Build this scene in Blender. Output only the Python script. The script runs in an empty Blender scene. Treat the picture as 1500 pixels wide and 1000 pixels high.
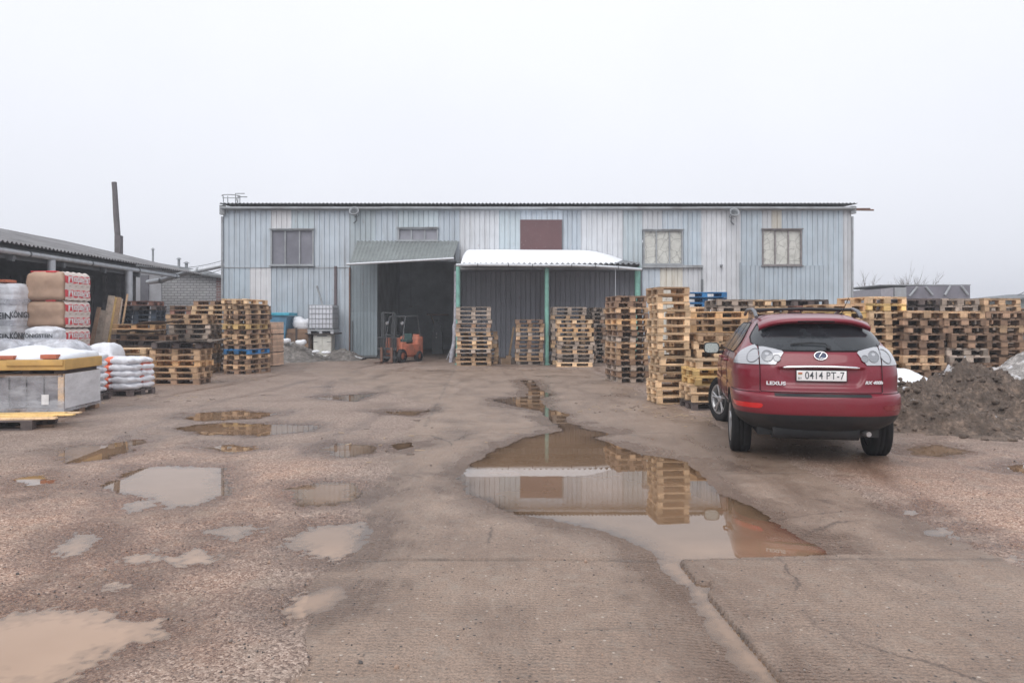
import bpy, bmesh, math, random
import numpy as np
from mathutils import Vector, Matrix, Euler
R = math.radians
random.seed(7)
SC = bpy.context.scene
COL = SC.collection
# ---------------------------------------------------------------- camera
FPX, CAMH, HORY, CXP = 1100.0, 1.55, 470.0, 750.0      # measured on the 1500 px photograph
cam_d = bpy.data.cameras.new("camera")
cam = bpy.data.objects.new("camera", cam_d); COL.objects.link(cam)
cam.location = (0, 0, CAMH); cam.rotation_euler = (R(90), 0, 0)
cam_d.sensor_width = 36; cam_d.lens = 36 * FPX / 1500
cam_d.shift_y = -(500 - HORY) / 1500
cam_d.clip_start = 0.05; cam_d.clip_end = 3000
SC.camera = cam
# ---------------------------------------------------------------- world: bright overcast
w = bpy.data.worlds.new("World"); SC.world = w; w.use_nodes = True
nt = w.node_tree; nt.nodes.clear()
out = nt.nodes.new("ShaderNodeOutputWorld"); bg = nt.nodes.new("ShaderNodeBackground")
sky = nt.nodes.new("ShaderNodeTexSky"); sky.sky_type = 'NISHITA'; sky.sun_disc = False
SUN_EL, SUN_AZ = R(48), R(200)
sky.sun_elevation = SUN_EL; sky.sun_rotation = SUN_AZ; sky.air_density = 1.0; sky.dust_density = 8
hs = nt.nodes.new("ShaderNodeHueSaturation"); hs.inputs['Saturation'].default_value = 0.3
mx = nt.nodes.new("ShaderNodeMix"); mx.data_type = 'RGBA'; mx.inputs[0].default_value = 0.93
tc = nt.nodes.new("ShaderNodeTexCoord"); sp = nt.nodes.new("ShaderNodeSeparateXYZ")
rp = nt.nodes.new("ShaderNodeValToRGB")
rp.color_ramp.elements[0].position = 0.0; rp.color_ramp.elements[0].color = (8.15, 8.35, 9.05, 1)
rp.color_ramp.elements[1].position = 0.45; rp.color_ramp.elements[1].color = (9.1, 9.3, 9.9, 1)
nt.links.new(tc.outputs['Generated'], sp.inputs[0]); nt.links.new(sp.outputs['Z'], rp.inputs[0])
nt.links.new(sky.outputs[0], hs.inputs['Color']); nt.links.new(hs.outputs[0], mx.inputs[6])
cn = nt.nodes.new('ShaderNodeTexNoise'); cn.inputs['Scale'].default_value = 1.6; cn.inputs['Detail'].default_value = 5; nt.links.new(tc.outputs['Generated'], cn.inputs['Vector'])
cr = nt.nodes.new('ShaderNodeValToRGB'); cr.color_ramp.elements[0].position = .35; cr.color_ramp.elements[0].color = (.955, .96, .97, 1); cr.color_ramp.elements[1].position = .65; cr.color_ramp.elements[1].color = (1.02, 1.02, 1.02, 1)
nt.links.new(cn.outputs['Fac'], cr.inputs[0]); cm = nt.nodes.new('ShaderNodeMix'); cm.data_type = 'RGBA'; cm.blend_type = 'MULTIPLY'; cm.inputs[0].default_value = 1
nt.links.new(rp.outputs[0], cm.inputs[6]); nt.links.new(cr.outputs[0], cm.inputs[7]); nt.links.new(cm.outputs[2], mx.inputs[7]); nt.links.new(mx.outputs[2], bg.inputs[0])
bg.inputs[1].default_value = 0.1
nt.links.new(bg.outputs[0], out.inputs[0])
sun_d = bpy.data.lights.new("sun", 'SUN'); sun = bpy.data.objects.new("sun", sun_d); COL.objects.link(sun)
sun_d.energy = 1.35; sun_d.angle = R(50); sun_d.color = (1, 0.97, 0.93)
sd = Vector((math.sin(SUN_AZ) * math.cos(SUN_EL), math.cos(SUN_AZ) * math.cos(SUN_EL), math.sin(SUN_EL)))
sun.rotation_euler = sd.to_track_quat('Z', 'Y').to_euler()
SC.view_settings.view_transform = 'Standard'; SC.view_settings.look = 'None'
SC.view_settings.exposure = 0.23; SC.view_settings.gamma = 1.0
try:
    SC.cycles.max_bounces = 8; SC.cycles.volume_bounces = 0; SC.cycles.transparent_max_bounces = 12
    SC.cycles.use_denoising = True
except Exception: pass

# ---------------------------------------------------------------- helpers
def S_(py): return (py - HORY) / CAMH                  # px per metre at a ground line
def GY(py): return FPX * CAMH / (py - HORY)            # distance of a ground line
def GP(px, py): Y = GY(py); return ((px - CXP) / FPX * Y, Y)
def AT(px, py, Y): return ((px - CXP) / FPX * Y, Y, CAMH + (HORY - py) / FPX * Y)

def tag(o, label=None, cat=None, group=None, kind=None):
    if label: o["label"] = label
    if cat: o["category"] = cat
    if group: o["group"] = group
    if kind: o["kind"] = kind
    return o
def thing(name, label, cat, loc=(0, 0, 0), rz=0, group=None, rot=None):
    o = bpy.data.objects.new(name, None); COL.objects.link(o); o.empty_display_size = .2
    o.location = loc; o.rotation_euler = rot if rot else (0, 0, rz)
    return tag(o, label, cat, group)

class MB:
    def __init__(s): s.v = []; s.f = []; s.m = []; s.t = []; s.sm = []
    def add(s, vs, fs, m=0, t=.5, smooth=False, mat=None):
        b = len(s.v)
        if mat is not None: vs = [tuple(mat @ Vector(v)) for v in vs]
        s.v += [tuple(v) for v in vs]; s.f += [tuple(b + i for i in f) for f in fs]
        n = len(fs); s.m += [m] * n; s.t += [t] * n; s.sm += [smooth] * n
        return s
    def box(s, c, d, m=0, rot=None, t=.5, mat=None):
        x, y, z = d[0] / 2, d[1] / 2, d[2] / 2
        vs = [Vector((a, b, e)) for e in (-z, z) for b in (-y, y) for a in (-x, x)]
        if rot: e = Euler(rot); vs = [e.to_matrix() @ v for v in vs]
        vs = [v + Vector(c) for v in vs]
        return s.add(vs, [(0, 2, 3, 1), (4, 5, 7, 6), (0, 1, 5, 4), (2, 6, 7, 3), (0, 4, 6, 2), (1, 3, 7, 5)], m, t, mat=mat)
    def bbox(s, c, d, r=.01, m=0, rot=None, t=.5, mat=None):        # box with chamfered edges
        x, y, z = d[0] / 2, d[1] / 2, d[2] / 2; r = min(r, x * .9, y * .9, z * .9)
        bm = bmesh.new(); bmesh.ops.create_cube(bm, size=1)
        for v in bm.verts: v.co = Vector((v.co.x * d[0], v.co.y * d[1], v.co.z * d[2]))
        bmesh.ops.bevel(bm, geom=bm.edges[:], offset=r, segments=2, affect='EDGES', profile=.7)
        bm.verts.index_update()
        vs = [v.co.copy() for v in bm.verts]; fs = [[v.index for v in f.verts] for f in bm.faces]; bm.free()
        if rot: e = Euler(rot); vs = [e.to_matrix() @ v for v in vs]
        return s.add([v + Vector(c) for v in vs], fs, m, t, True, mat)
    def cyl(s, p0, p1, r0, r1=None, n=12, m=0, cap=True, t=.5, smooth=True, mat=None):
        r1 = r0 if r1 is None else r1; p0 = Vector(p0); p1 = Vector(p1); d = (p1 - p0).normalized()
        a = d.orthogonal().normalized(); b = d.cross(a)
        vs = []
        for p, r in ((p0, r0), (p1, r1)):
            for i in range(n):
                th = 2 * math.pi * i / n; vs.append(p + (a * math.cos(th) + b * math.sin(th)) * r)
        fs = [(i, (i + 1) % n, n + (i + 1) % n, n + i) for i in range(n)]
        s.add(vs, fs, m, t, smooth, mat)
        if cap: s.add(vs, [tuple(range(n - 1, -1, -1)), tuple(range(n, 2 * n))], m, t, False, mat)
        return s
    def tube(s, pts, r, n=8, m=0, t=.5, cap=True, mat=None):
        pts = [Vector(p) for p in pts]; rr = r if isinstance(r, (list, tuple)) else [r] * len(pts)
        up = None; vs = []
        for i, p in enumerate(pts):
            d = (pts[min(i + 1, len(pts) - 1)] - pts[max(i - 1, 0)]).normalized()
            a = d.orthogonal().normalized() if up is None else (up - d * up.dot(d)).normalized()
            up = a; b = d.cross(a)
            vs += [p + (a * math.cos(2 * math.pi * k / n) + b * math.sin(2 * math.pi * k / n)) * rr[i] for k in range(n)]
        fs = [(i * n + k, i * n + (k + 1) % n, (i + 1) * n + (k + 1) % n, (i + 1) * n + k) for i in range(len(pts) - 1) for k in range(n)]
        s.add(vs, fs, m, t, True, mat)
        if cap: s.add(vs, [tuple(range(n - 1, -1, -1)), tuple(range(len(vs) - n, len(vs)))], m, t, False, mat)
        return s
    def lathe(s, prof, n=32, m=0, axis='X', mat=None, closed=False, smooth=True):
        vs = []                                               # prof: (along axis, radius)
        for (a, r) in prof:
            for i in range(n):
                th = 2 * math.pi * i / n; c, q = math.cos(th) * r, math.sin(th) * r
                vs.append((a, c, q) if axis == 'X' else (c, q, a))
        L = len(prof); fs = []
        for j in range(L if closed else L - 1):
            k2 = (j + 1) % L
            fs += [(j * n + i, j * n + (i + 1) % n, k2 * n + (i + 1) % n, k2 * n + i) for i in range(n)]
        return s.add(vs, fs, m, .5, smooth, mat)
    def grid(s, P, m=0, t=.5, smooth=True, flip=False, mat=None):   # P[row][col]
        nr, nc = len(P), len(P[0]); vs = [p for row in P for p in row]
        fs = [(i * nc + j, i * nc + j + 1, (i + 1) * nc + j + 1, (i + 1) * nc + j) for i in range(nr - 1) for j in range(nc - 1)]
        if flip: fs = [f[::-1] for f in fs]
        return s.add(vs, fs, m, t, smooth, mat)
    def mesh(s, name, mats):
        me = bpy.data.meshes.new(name); me.from_pydata(s.v, [], s.f)
        if not isinstance(mats, (list, tuple)): mats = [mats]
        for m_ in mats: me.materials.append(m_)
        me.polygons.foreach_set("material_index", s.m); me.polygons.foreach_set("use_smooth", s.sm)
        if any(abs(t - .5) > 1e-6 for t in s.t):
            at = me.attributes.new("tint", 'FLOAT', 'FACE'); at.data.foreach_set("value", s.t)
        me.update(); return me
    def build(s, name, mats, parent=None, loc=None, rot=None):
        o = bpy.data.objects.new(name, s.mesh(name, mats)); COL.objects.link(o)
        if parent: o.parent = parent
        if loc is not None: o.location = loc
        if rot is not None: o.rotation_euler = rot
        return o
    def fixn(s):
        bm = bmesh.new(); vs = [bm.verts.new(v) for v in s.v]
        for f in s.f:
            try: bm.faces.new([vs[i] for i in f])
            except ValueError: pass
        return bm

def mobj(name, me, parent=None, loc=None, rot=None):
    o = bpy.data.objects.new(name, me); COL.objects.link(o)
    if parent: o.parent = parent
    if loc is not None: o.location = loc
    if rot is not None: o.rotation_euler = rot
    return o

# value noise for geometry
_rng = np.random.RandomState(11); _T = _rng.rand(256, 256)
def vnoise(x, y):
    x = np.asarray(x, float); y = np.asarray(y, float)
    xi = np.floor(x).astype(int); yi = np.floor(y).astype(int); fx = x - xi; fy = y - yi
    fx = fx * fx * (3 - 2 * fx); fy = fy * fy * (3 - 2 * fy)
    g = lambda a, b: _T[a & 255, b & 255]
    return (g(xi, yi) * (1 - fx) + g(xi + 1, yi) * fx) * (1 - fy) + (g(xi, yi + 1) * (1 - fx) + g(xi + 1, yi + 1) * fx) * fy * 1.0
def fbm(x, y, o=4, g=.5):
    s = 0; a = 1; n = 0
    for i in range(o):
        s = s + a * vnoise(x * 2 ** i + 17.3 * i, y * 2 ** i + 5.1 * i); n += a; a *= g
    return s / n * 2 - 1

# ---------------------------------------------------------------- materials
def NN(nt, t, **kw):
    n = nt.nodes.new(t)
    for k, v in kw.items():
        try: setattr(n, k, v)
        except Exception: pass
    return n
def new_mat(name):
    m = bpy.data.materials.new(name); m.use_nodes = True
    return m, m.node_tree, m.node_tree.nodes['Principled BSDF']
def sock(x):  # colour
    return (x[0], x[1], x[2], 1)
def coords(nt, kind='Object', scale=(1, 1, 1)):
    tc = NN(nt, "ShaderNodeTexCoord"); mp = NN(nt, "ShaderNodeMapping"); mp.inputs['Scale'].default_value = scale
    nt.links.new(tc.outputs[kind], mp.inputs[0]); return mp.outputs[0]
def noise(nt, vec, scale, detail=4, rough=.6):
    n = NN(nt, "ShaderNodeTexNoise"); n.inputs['Scale'].default_value = scale
    n.inputs['Detail'].default_value = detail; n.inputs['Roughness'].default_value = rough
    nt.links.new(vec, n.inputs['Vector']); return n.outputs['Fac']
def ramp(nt, fac, stops):
    r = NN(nt, "ShaderNodeValToRGB"); e = r.color_ramp.elements
    while len(e) < len(stops): e.new(.5)
    for i, (p, c) in enumerate(stops):
        e[i].position = p; e[i].color = sock(c) if not isinstance(c, (int, float)) else (c, c, c, 1)
    nt.links.new(fac, r.inputs[0]); return r.outputs[0]
def mixc(nt, fac, a, b, mode='MIX'):
    m = NN(nt, "ShaderNodeMix"); m.data_type = 'RGBA'; m.blend_type = mode
    for s_, x in ((m.inputs[0], fac), (m.inputs[6], a), (m.inputs[7], b)):
        if isinstance(x, (int, float)): s_.default_value = x
        elif isinstance(x, (tuple, list)): s_.default_value = sock(x)
        else: nt.links.new(x, s_)
    return m.outputs[2]
def math_(nt, op, a, b=None, clamp=False):
    m = NN(nt, "ShaderNodeMath", operation=op); m.use_clamp = clamp
    for s_, x in ((m.inputs[0], a), (m.inputs[1], b)):
        if x is None: continue
        if isinstance(x, (int, float)): s_.default_value = x
        else: nt.links.new(x, s_)
    return m.outputs[0]
def bump(nt, b, h, strength=.3, dist=.01):
    n = NN(nt, "ShaderNodeBump"); n.inputs['Strength'].default_value = strength; n.inputs['Distance'].default_value = dist
    nt.links.new(h, n.inputs['Height']); nt.links.new(n.outputs[0], b.inputs['Normal'])
def plain(name, c, rough=.6, metal=0., var=.15, scale=6, bumps=.15, coat=0., stretch=(1, 1, 1), dirt=None, spec=.5):
    m, nt, b = new_mat(name); v = coords(nt, 'Object', stretch)
    f = noise(nt, v, scale, 5)
    lo = [x * (1 - var) for x in c]; hi = [min(1, x * (1 + var)) for x in c]
    col = ramp(nt, f, [(.3, lo), (.7, hi)])
    if dirt:
        f2 = noise(nt, v, scale * .37, 6, .7); col = mixc(nt, ramp(nt, f2, [(.45, 0.), (.7, .8)]), col, dirt)
    nt.links.new(col, b.inputs['Base Color'])
    nt.links.new(ramp(nt, f, [(.3, max(0, rough - .08)), (.7, min(1, rough + .08))]), b.inputs['Roughness'])
    b.inputs['Metallic'].default_value = metal; b.inputs['Coat Weight'].default_value = coat
    b.inputs['Specular IOR Level'].default_value = spec
    if bumps: bump(nt, b, noise(nt, v, scale * 5, 4), bumps, .01)
    return m
# ================================================================ GROUND
LANE = 0.04364                                             # the concrete lane drifts left with distance
PUD = [
 [(763,556),(783,557),(792,570),(810,577),(790,584),(800,596),(833,606),(827,615),(860,627),(897,634),(870,640),(900,650),(935,662),(1012,676),(1052,720),(1100,740),(1160,780),(1210,806),(1190,817),(1000,821),(978,819),(940,796),(888,778),(808,758),(735,747),(690,722),(672,700),(680,686),(715,662),(765,640),(825,629),(805,613),(790,600),(757,595),(717,584),(770,580),(776,570)],
 [(962,818),(1000,818),(1024,850),(1044,854),(1046,868),(1046,876),(1078,915),(1150,1000),(1112,1002),(1060,940),(1010,870),(975,835)],
 [(200,684),(245,680),(330,684),(334,722),(300,735),(245,741),(200,724),(145,712),(175,698)],
 [(273,612),(290,604),(350,600),(405,604),(380,612),(300,616)],
 [(258,626),(290,621),(330,618),(400,620),(465,622),(455,630),(380,637),(300,635)],
 [(88,656),(120,650),(155,650),(205,642),(212,647),(185,653),(200,658),(155,671),(110,676),(90,671)],
 [(425,712),(470,703),(525,706),(532,722),(500,736),(450,738),(422,726)],
 [(305,775),(335,768),(378,767),(379,778),(345,790),(310,784)],
 [(420,785),(460,768),(535,762),(541,775),(532,800),(490,821),(450,812)],
 [(408,890),(440,868),(490,860),(499,870),(475,890),(440,899)],
 [(-40,902),(60,892),(110,884),(170,899),(230,904),(255,925),(220,940),(170,955),(120,977),(80,1004),(-80,1030),(-80,905)],
 [(80,800),(110,776),(145,780),(135,802),(90,817)], [(178,812),(220,806),(224,818),(185,823)], [(248,814),(290,803),(312,812),(290,826),(262,824)],
 [(155,852),(200,846),(206,856),(170,862)], [(465,656),(500,648),(555,650),(545,662),(500,668)], [(570,650),(600,646),(610,652),(580,659)],
 [(545,602),(630,600),(605,609)], [(460,581),(550,575),(520,587)], [(1343,773),(1395,772),(1390,783),(1355,781)], [(1308,745),(1347,745),(1335,753)],
 [(1456,813),(1510,810),(1510,824),(1478,823)], [(20,700),(60,694),(80,704),(40,712)], [(1470,682),(1510,676),(1510,690),(1480,690)],
 [(180,735),(225,728),(232,740),(195,746)], [(285,655),(340,650),(390,655),(340,662)], [(1325,655),(1370,650),(1420,660),(1380,668),(1335,664)],
]
PUDW = [[GP(*p) for p in q] for q in PUD]
RAISED = [GP(*p) for p in [(994,821),(1020,852),(1039,853),(1043,862),(1036,869),(1075,916),(1150,1002),(1200,1120),(3300,1120),(1900,790),(1500,803),(1200,814)]]

def sdist(poly, X, Y):                                     # signed distance, positive outside
    P = np.array(poly); n = len(P); d = np.full(X.shape, 1e9); ins = np.zeros(X.shape, bool)
    for i in range(n):
        a = P[i]; b = P[(i + 1) % n]; e = b - a
        t = np.clip(((X - a[0]) * e[0] + (Y - a[1]) * e[1]) / (e @ e), 0, 1)
        d = np.minimum(d, (X - a[0] - t * e[0]) ** 2 + (Y - a[1] - t * e[1]) ** 2)
        c = (a[1] > Y) != (b[1] > Y)
        with np.errstate(divide='ignore', invalid='ignore'):
            c &= X < (b[0] - a[0]) * (Y - a[1]) / (b[1] - a[1] + 1e-12) + a[0]
        ins ^= c
    d = np.sqrt(d); return np.where(ins, -d, d)

WATER_Z = -0.012
NR, NC = 680, 860
Yr = 2.2 * (46 / 2.2) ** (np.arange(NR) / (NR - 1))
U = np.linspace(-1, 1, NC)
Yg, Ug = np.meshgrid(Yr, U, indexing='ij')
Xg = Ug * (Yg * .86 + 2.4)
x, y = Xg.ravel(), Yg.ravel()
lat = x + LANE * y
edgeL = -.95 + .25 * fbm(x * 0 + 3, y * .9) + .06 * fbm(x * 5, y * 5) + np.where(y > 14, (y - 14) * -.5, 0)
edgeR = 3.45 + .22 * fbm(x * 0 + 9, y * .8) + .08 * fbm(x * 5, y * 5)
slab = (lat > edgeL) & (lat < edgeR) & (y < 24)
fine = fbm(x * 27, y * 27, 3); mid = fbm(x * 5, y * 5, 4); big = fbm(x * .9 + 4, y * .9, 4)
h = .014 + .016 * big + .006 * mid + .0045 * fine
near = np.clip((9 - y) / 4, 0, 1); h += near * .003 * fbm(x * 55, y * 55, 2)
hs_ = .008 + .003 * fbm(x * .7, y * .7, 3) + .0009 * fbm(x * 26, y * 26, 3)
jd = np.full(x.shape, 9.)
for c_ in (-.79, 1.29, 3.37): jd = np.minimum(jd, np.abs(lat - c_ - .012 * fbm(x * 3, y * 3, 2)) + (.0 if c_ > 0 else 1) * np.clip(11 - y, 0, 1) + (9. if c_ > 3 else 0))
for c_ in (4.86, 7.62, 10.35, 13.1, 15.9, 18.7): jd = np.minimum(jd, np.abs(y - c_ - .015 * fbm(x * 3, y * 3, 2)))
jw = np.clip(1 - jd / .022, 0, 1)
hs_ = hs_ - .014 * jw
rutw = np.zeros(x.shape)
for c_, a_ in ((-2.1, .5), (-3.6, .5), (-4.6, -.4), (-6.1, -.4), (4.3, .6)):
    rutw = np.maximum(rutw, np.exp(-((lat - c_ + a_ * np.sin(y * .35) + .12 * fbm(x * 0 + c_, y * 1.3, 3)) / .13) ** 2) * np.clip(fbm(x * .4 + c_, y * .5, 2) * 2 + .6, 0, 1))
h = h - .007 * rutw * (1 + mid)
h = np.where(slab, hs_, h)
dmin = np.full(x.shape, 5.)
for k, pw in enumerate(PUDW):
    P = np.array(pw); mnx, mny = P.min(0) - 1.2; mxx, mxy = P.max(0) + 1.2
    q = np.where((x > mnx) & (x < mxx) & (y > mny) & (y < mxy))[0]
    if len(q): dmin[q] = np.minimum(dmin[q], sdist(pw, x[q], y[q]))
rough_edge = np.where(slab, .07, .11) * mid + np.where(slab, .03, .06) * fine
dd = dmin + rough_edge
hp = WATER_Z + np.clip(dd * np.where(slab, .055, .09), -.045, .06) + np.where(slab, 0.0006, .004) * fine
h = np.minimum(h, hp)
rs = sdist(RAISED, x, y) + .004 * fbm(x * 12, y * 12, 3)
h = np.where((rs < 0) & slab, .008 + .002 * fbm(x * .8, y * .8, 2) + .0009 * fbm(x * 26, y * 26, 3), h)
# (levels are final here) well behind: keep everything above the sheet outside puddles
wet = np.clip(1 - dmin / (.38 + .25 * mid), 0, 1) ** .8
wet = np.where((rs < 0), wet * .25, wet); wet = np.where(slab, wet, np.clip(wet + .55 * rutw, 0, 1))
wet = np.clip(wet + np.clip((-big - .32) * 1.6, 0, .6), 0, 1)
carw = np.exp(-(((x - 3.8) / 1.6) ** 2 + ((y - 9.3) / 1.9) ** 2)); wet = np.clip(wet + .8 * carw * (.6 + .6 * mid), 0, 1)
redl = np.clip((-1.0 - lat) * 1.2 + .6 * mid, 0, 1) * np.clip((9.3 - y) / 2.5 + .7 * big, 0, 1)
redr = np.clip((lat - 3.35) * 2 + .5 * mid, 0, 1) * np.clip((9.6 - y) / 2 + .7 * big, 0, 1)
red = np.clip(redl + redr, 0, 1)
track = .5 + .5 * np.sin((lat * .9 + .35 * y + .6 * big) * 5.5)

nv = NR * NC
co = np.empty((nv, 3)); co[:, 0] = x; co[:, 1] = y; co[:, 2] = h
idx = np.arange(nv).reshape(NR, NC)
quads = np.stack([idx[:-1, :-1].ravel(), idx[:-1, 1:].ravel(), idx[1:, 1:].ravel(), idx[1:, :-1].ravel()], 1)
isl = slab[quads].all(1)
def np_mesh(name, co, quads, mat, attrs=()):
    used = np.unique(quads); remap = np.full(len(co), -1); remap[used] = np.arange(len(used)); q = remap[quads]
    me = bpy.data.meshes.new(name)
    me.vertices.add(len(used)); me.vertices.foreach_set("co", co[used].astype(np.float32).ravel())
    me.loops.add(q.size); me.loops.foreach_set("vertex_index", q.astype(np.int32).ravel())
    me.polygons.add(len(q)); me.polygons.foreach_set("loop_start", np.arange(0, q.size, 4, dtype=np.int32))
    me.polygons.foreach_set("loop_total", np.full(len(q), 4, dtype=np.int32))
    me.polygons.foreach_set("use_smooth", np.ones(len(q), bool))
    for an, arr in attrs:
        at = me.attributes.new(an, 'FLOAT', 'POINT'); at.data.foreach_set("value", arr[used].astype(np.float32))
    me.materials.append(mat); me.update(calc_edges=True)
    o = bpy.data.objects.new(name, me); COL.objects.link(o); return o

def attr(nt, name):
    a = NN(nt, "ShaderNodeAttribute"); a.attribute_name = name; return a.outputs['Fac']

def gravel_mat():
    m, nt, b = new_mat("gravel"); v = coords(nt, 'Object')
    def vor(sc):
        n = NN(nt, "ShaderNodeTexVoronoi"); n.inputs['Scale'].default_value = sc; nt.links.new(v, n.inputs['Vector'])
        s_ = NN(nt, "ShaderNodeSeparateColor"); nt.links.new(n.outputs['Color'], s_.inputs[0]); return s_.outputs[0], n.outputs['Distance']
    c1, d1 = vor(72); c2, d2 = vor(150)
    pick = mixc(nt, .5, c1, c2)
    grey = ramp(nt, pick, [(.12, (.09, .058, .045)), (.38, (.235, .165, .13)), (.6, (.35, .255, .205)), (.88, (.55, .43, .36))])
    redc = ramp(nt, pick, [(.13, (.10, .052, .036)), (.35, (.29, .165, .115)), (.58, (.45, .275, .195)), (.76, (.60, .415, .31)), (.9, (.76, .62, .52))])
    redf = attr(nt, "red")
    f = noise(nt, v, 1.7, 5, .65)
    redf2 = math_(nt, 'MULTIPLY', redf, ramp(nt, f, [(.3, .55), (.6, 1.)]))
    col = mixc(nt, redf2, grey, redc)
    pat = noise(nt, v, .6, 6, .7); col = mixc(nt, ramp(nt, pat, [(.46, 0.), (.66, .6)]), col, (.16, .108, .082))
    sand = noise(nt, v, 3.5, 5, .7); col = mixc(nt, ramp(nt, sand, [(.5, 0.), (.72, .45)]), col, (.36, .29, .23))
    wet = attr(nt, "wet")
    n2 = noise(nt, v, 2.2, 5, .7)
    wet2 = math_(nt, 'ADD', wet, ramp(nt, n2, [(.55, 0.), (.72, .55)]), True)
    col = mixc(nt, wet2, col, mixc(nt, 1.0, col, (.56, .47, .41), 'MULTIPLY'))
    nt.links.new(col, b.inputs['Base Color'])
    nt.links.new(ramp(nt, wet2, [(0., .68), (.5, .4), (1., .22)]), b.inputs['Roughness'])
    hh = math_(nt, 'ADD', math_(nt, 'MULTIPLY', d1, -.6), math_(nt, 'MULTIPLY', c1, .7))
    hh = math_(nt, 'ADD', hh, math_(nt, 'MULTIPLY', noise(nt, v, 14, 5, .7), 1.2))
    bump(nt, b, hh, .8, .012); return m
def concrete_mat():
    m, nt, b = new_mat("concrete_slab"); v = coords(nt, 'Object')
    f = noise(nt, v, 1.1, 6, .65); g = noise(nt, v, 90, 3, .7); k = noise(nt, v, 7, 6, .7)
    col = ramp(nt, f, [(.3, (.28, .19, .14)), (.5, (.35, .245, .183)), (.7, (.42, .305, .235))])
    col = mixc(nt, ramp(nt, g, [(.35, .75), (.6, 0.)]), col, (.12, .09, .07))
    col = mixc(nt, ramp(nt, k, [(.5, 0.), (.75, .6)]), col, (.34, .28, .23))
    vn = NN(nt, "ShaderNodeTexVoronoi"); vn.inputs['Scale'].default_value = 38; nt.links.new(v, vn.inputs['Vector'])
    sp_ = NN(nt, "ShaderNodeSeparateColor"); nt.links.new(vn.outputs['Color'], sp_.inputs[0])
    speck = math_(nt, 'MULTIPLY', math_(nt, 'GREATER_THAN', sp_.outputs[0], .93), math_(nt, 'LESS_THAN', vn.outputs['Distance'], .3))
    col = mixc(nt, speck, col, mixc(nt, math_(nt, 'GREATER_THAN', sp_.outputs[1], .6), (.06, .05, .045), (.5, .42, .35)))
    ce = NN(nt, 'ShaderNodeTexVoronoi', feature='DISTANCE_TO_EDGE'); ce.inputs['Scale'].default_value = .55; nt.links.new(mixc(nt, .18, v, noise(nt, v, 3, 6, .7)), ce.inputs['Vector'])
    ck_ = math_(nt, 'MULTIPLY', ramp(nt, ce.outputs['Distance'], [(.0, .8), (.006, 0.)]), ramp(nt, noise(nt, v, .7, 2), [(.5, 0.), (.6, 1.)])); col = mixc(nt, ck_, col, (.07, .05, .04))
    jn = attr(nt, 'joint'); col = mixc(nt, math_(nt, 'MULTIPLY', jn, ramp(nt, noise(nt, v, 2.5, 4), [(.4, .1), (.65, .85)])), col, (.10, .078, .063))
    wet = attr(nt, "wet"); st = noise(nt, coords(nt, 'Object', (1, .35, 1)), 1.4, 6, .7)
    wet2 = math_(nt, 'ADD', wet, ramp(nt, st, [(.46, 0.), (.66, .75)]), True)
    col = mixc(nt, wet2, col, mixc(nt, 1.0, col, (.60, .56, .54), 'MULTIPLY'))
    nt.links.new(col, b.inputs['Base Color'])
    nt.links.new(ramp(nt, wet2, [(0., .55), (.6, .34), (1., .2)]), b.inputs['Roughness'])
    # waffle pattern pressed into the slab
    mp = NN(nt, "ShaderNodeTexCoord"); wv = NN(nt, "ShaderNodeMapping"); wv.inputs['Rotation'].default_value = (0, 0, R(2.5))
    nt.links.new(mp.outputs['Object'], wv.inputs[0]); sx = NN(nt, "ShaderNodeSeparateXYZ"); nt.links.new(wv.outputs[0], sx.inputs[0])
    a1 = math_(nt, 'SINE', math_(nt, 'MULTIPLY', math_(nt, 'ADD', sx.outputs['X'], sx.outputs['Y']), 130))
    a2 = math_(nt, 'SINE', math_(nt, 'MULTIPLY', math_(nt, 'SUBTRACT', sx.outputs['X'], sx.outputs['Y']), 130))
    nn = math_(nt, 'MULTIPLY', noise(nt, v, 9, 3), 9)
    a1 = math_(nt, 'SINE', math_(nt, 'ADD', math_(nt, 'MULTIPLY', sx.outputs['Y'], 185), nn))
    a2 = math_(nt, 'ADD', .5, math_(nt, 'MULTIPLY', .5, math_(nt, 'SINE', math_(nt, 'ADD', math_(nt, 'MULTIPLY', sx.outputs['X'], 120), math_(nt, 'MULTIPLY', nn, 1.7)))))
    wf = math_(nt, 'MULTIPLY', a1, a2)
    wf = math_(nt, 'MULTIPLY', wf, ramp(nt, noise(nt, v, 2.3, 4), [(.35, .25), (.6, .9)]))
    hh = math_(nt, 'ADD', wf, math_(nt, 'MULTIPLY', g, 1.6)); hh = math_(nt, 'ADD', hh, math_(nt, 'MULTIPLY', k, 1.5))
    bump(nt, b, hh, .8, .006); return m
gnd = np_mesh("ground", co, quads[~isl], gravel_mat(), (("wet", wet), ("red", red))); tag(gnd, kind="structure")
slb = np_mesh("concrete_road", co, quads[isl], concrete_mat(), (("wet", wet), ("joint", np.clip(1 - jd / (.035 + .03 * np.abs(mid)), 0, 1)))); tag(slb, kind="structure")
# coarse ground reaching the horizon
far_mat = plain("far_soil", (.22, .19, .17), .8, var=.2, scale=.4)
b_ = MB()
b_.add([(-165, -65, -.07), (165, -65, -.07), (165, 305, -.07), (-165, 305, -.07)], [(0, 1, 2, 3)])
tag(b_.build("terrain", far_mat), kind="structure")
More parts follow.
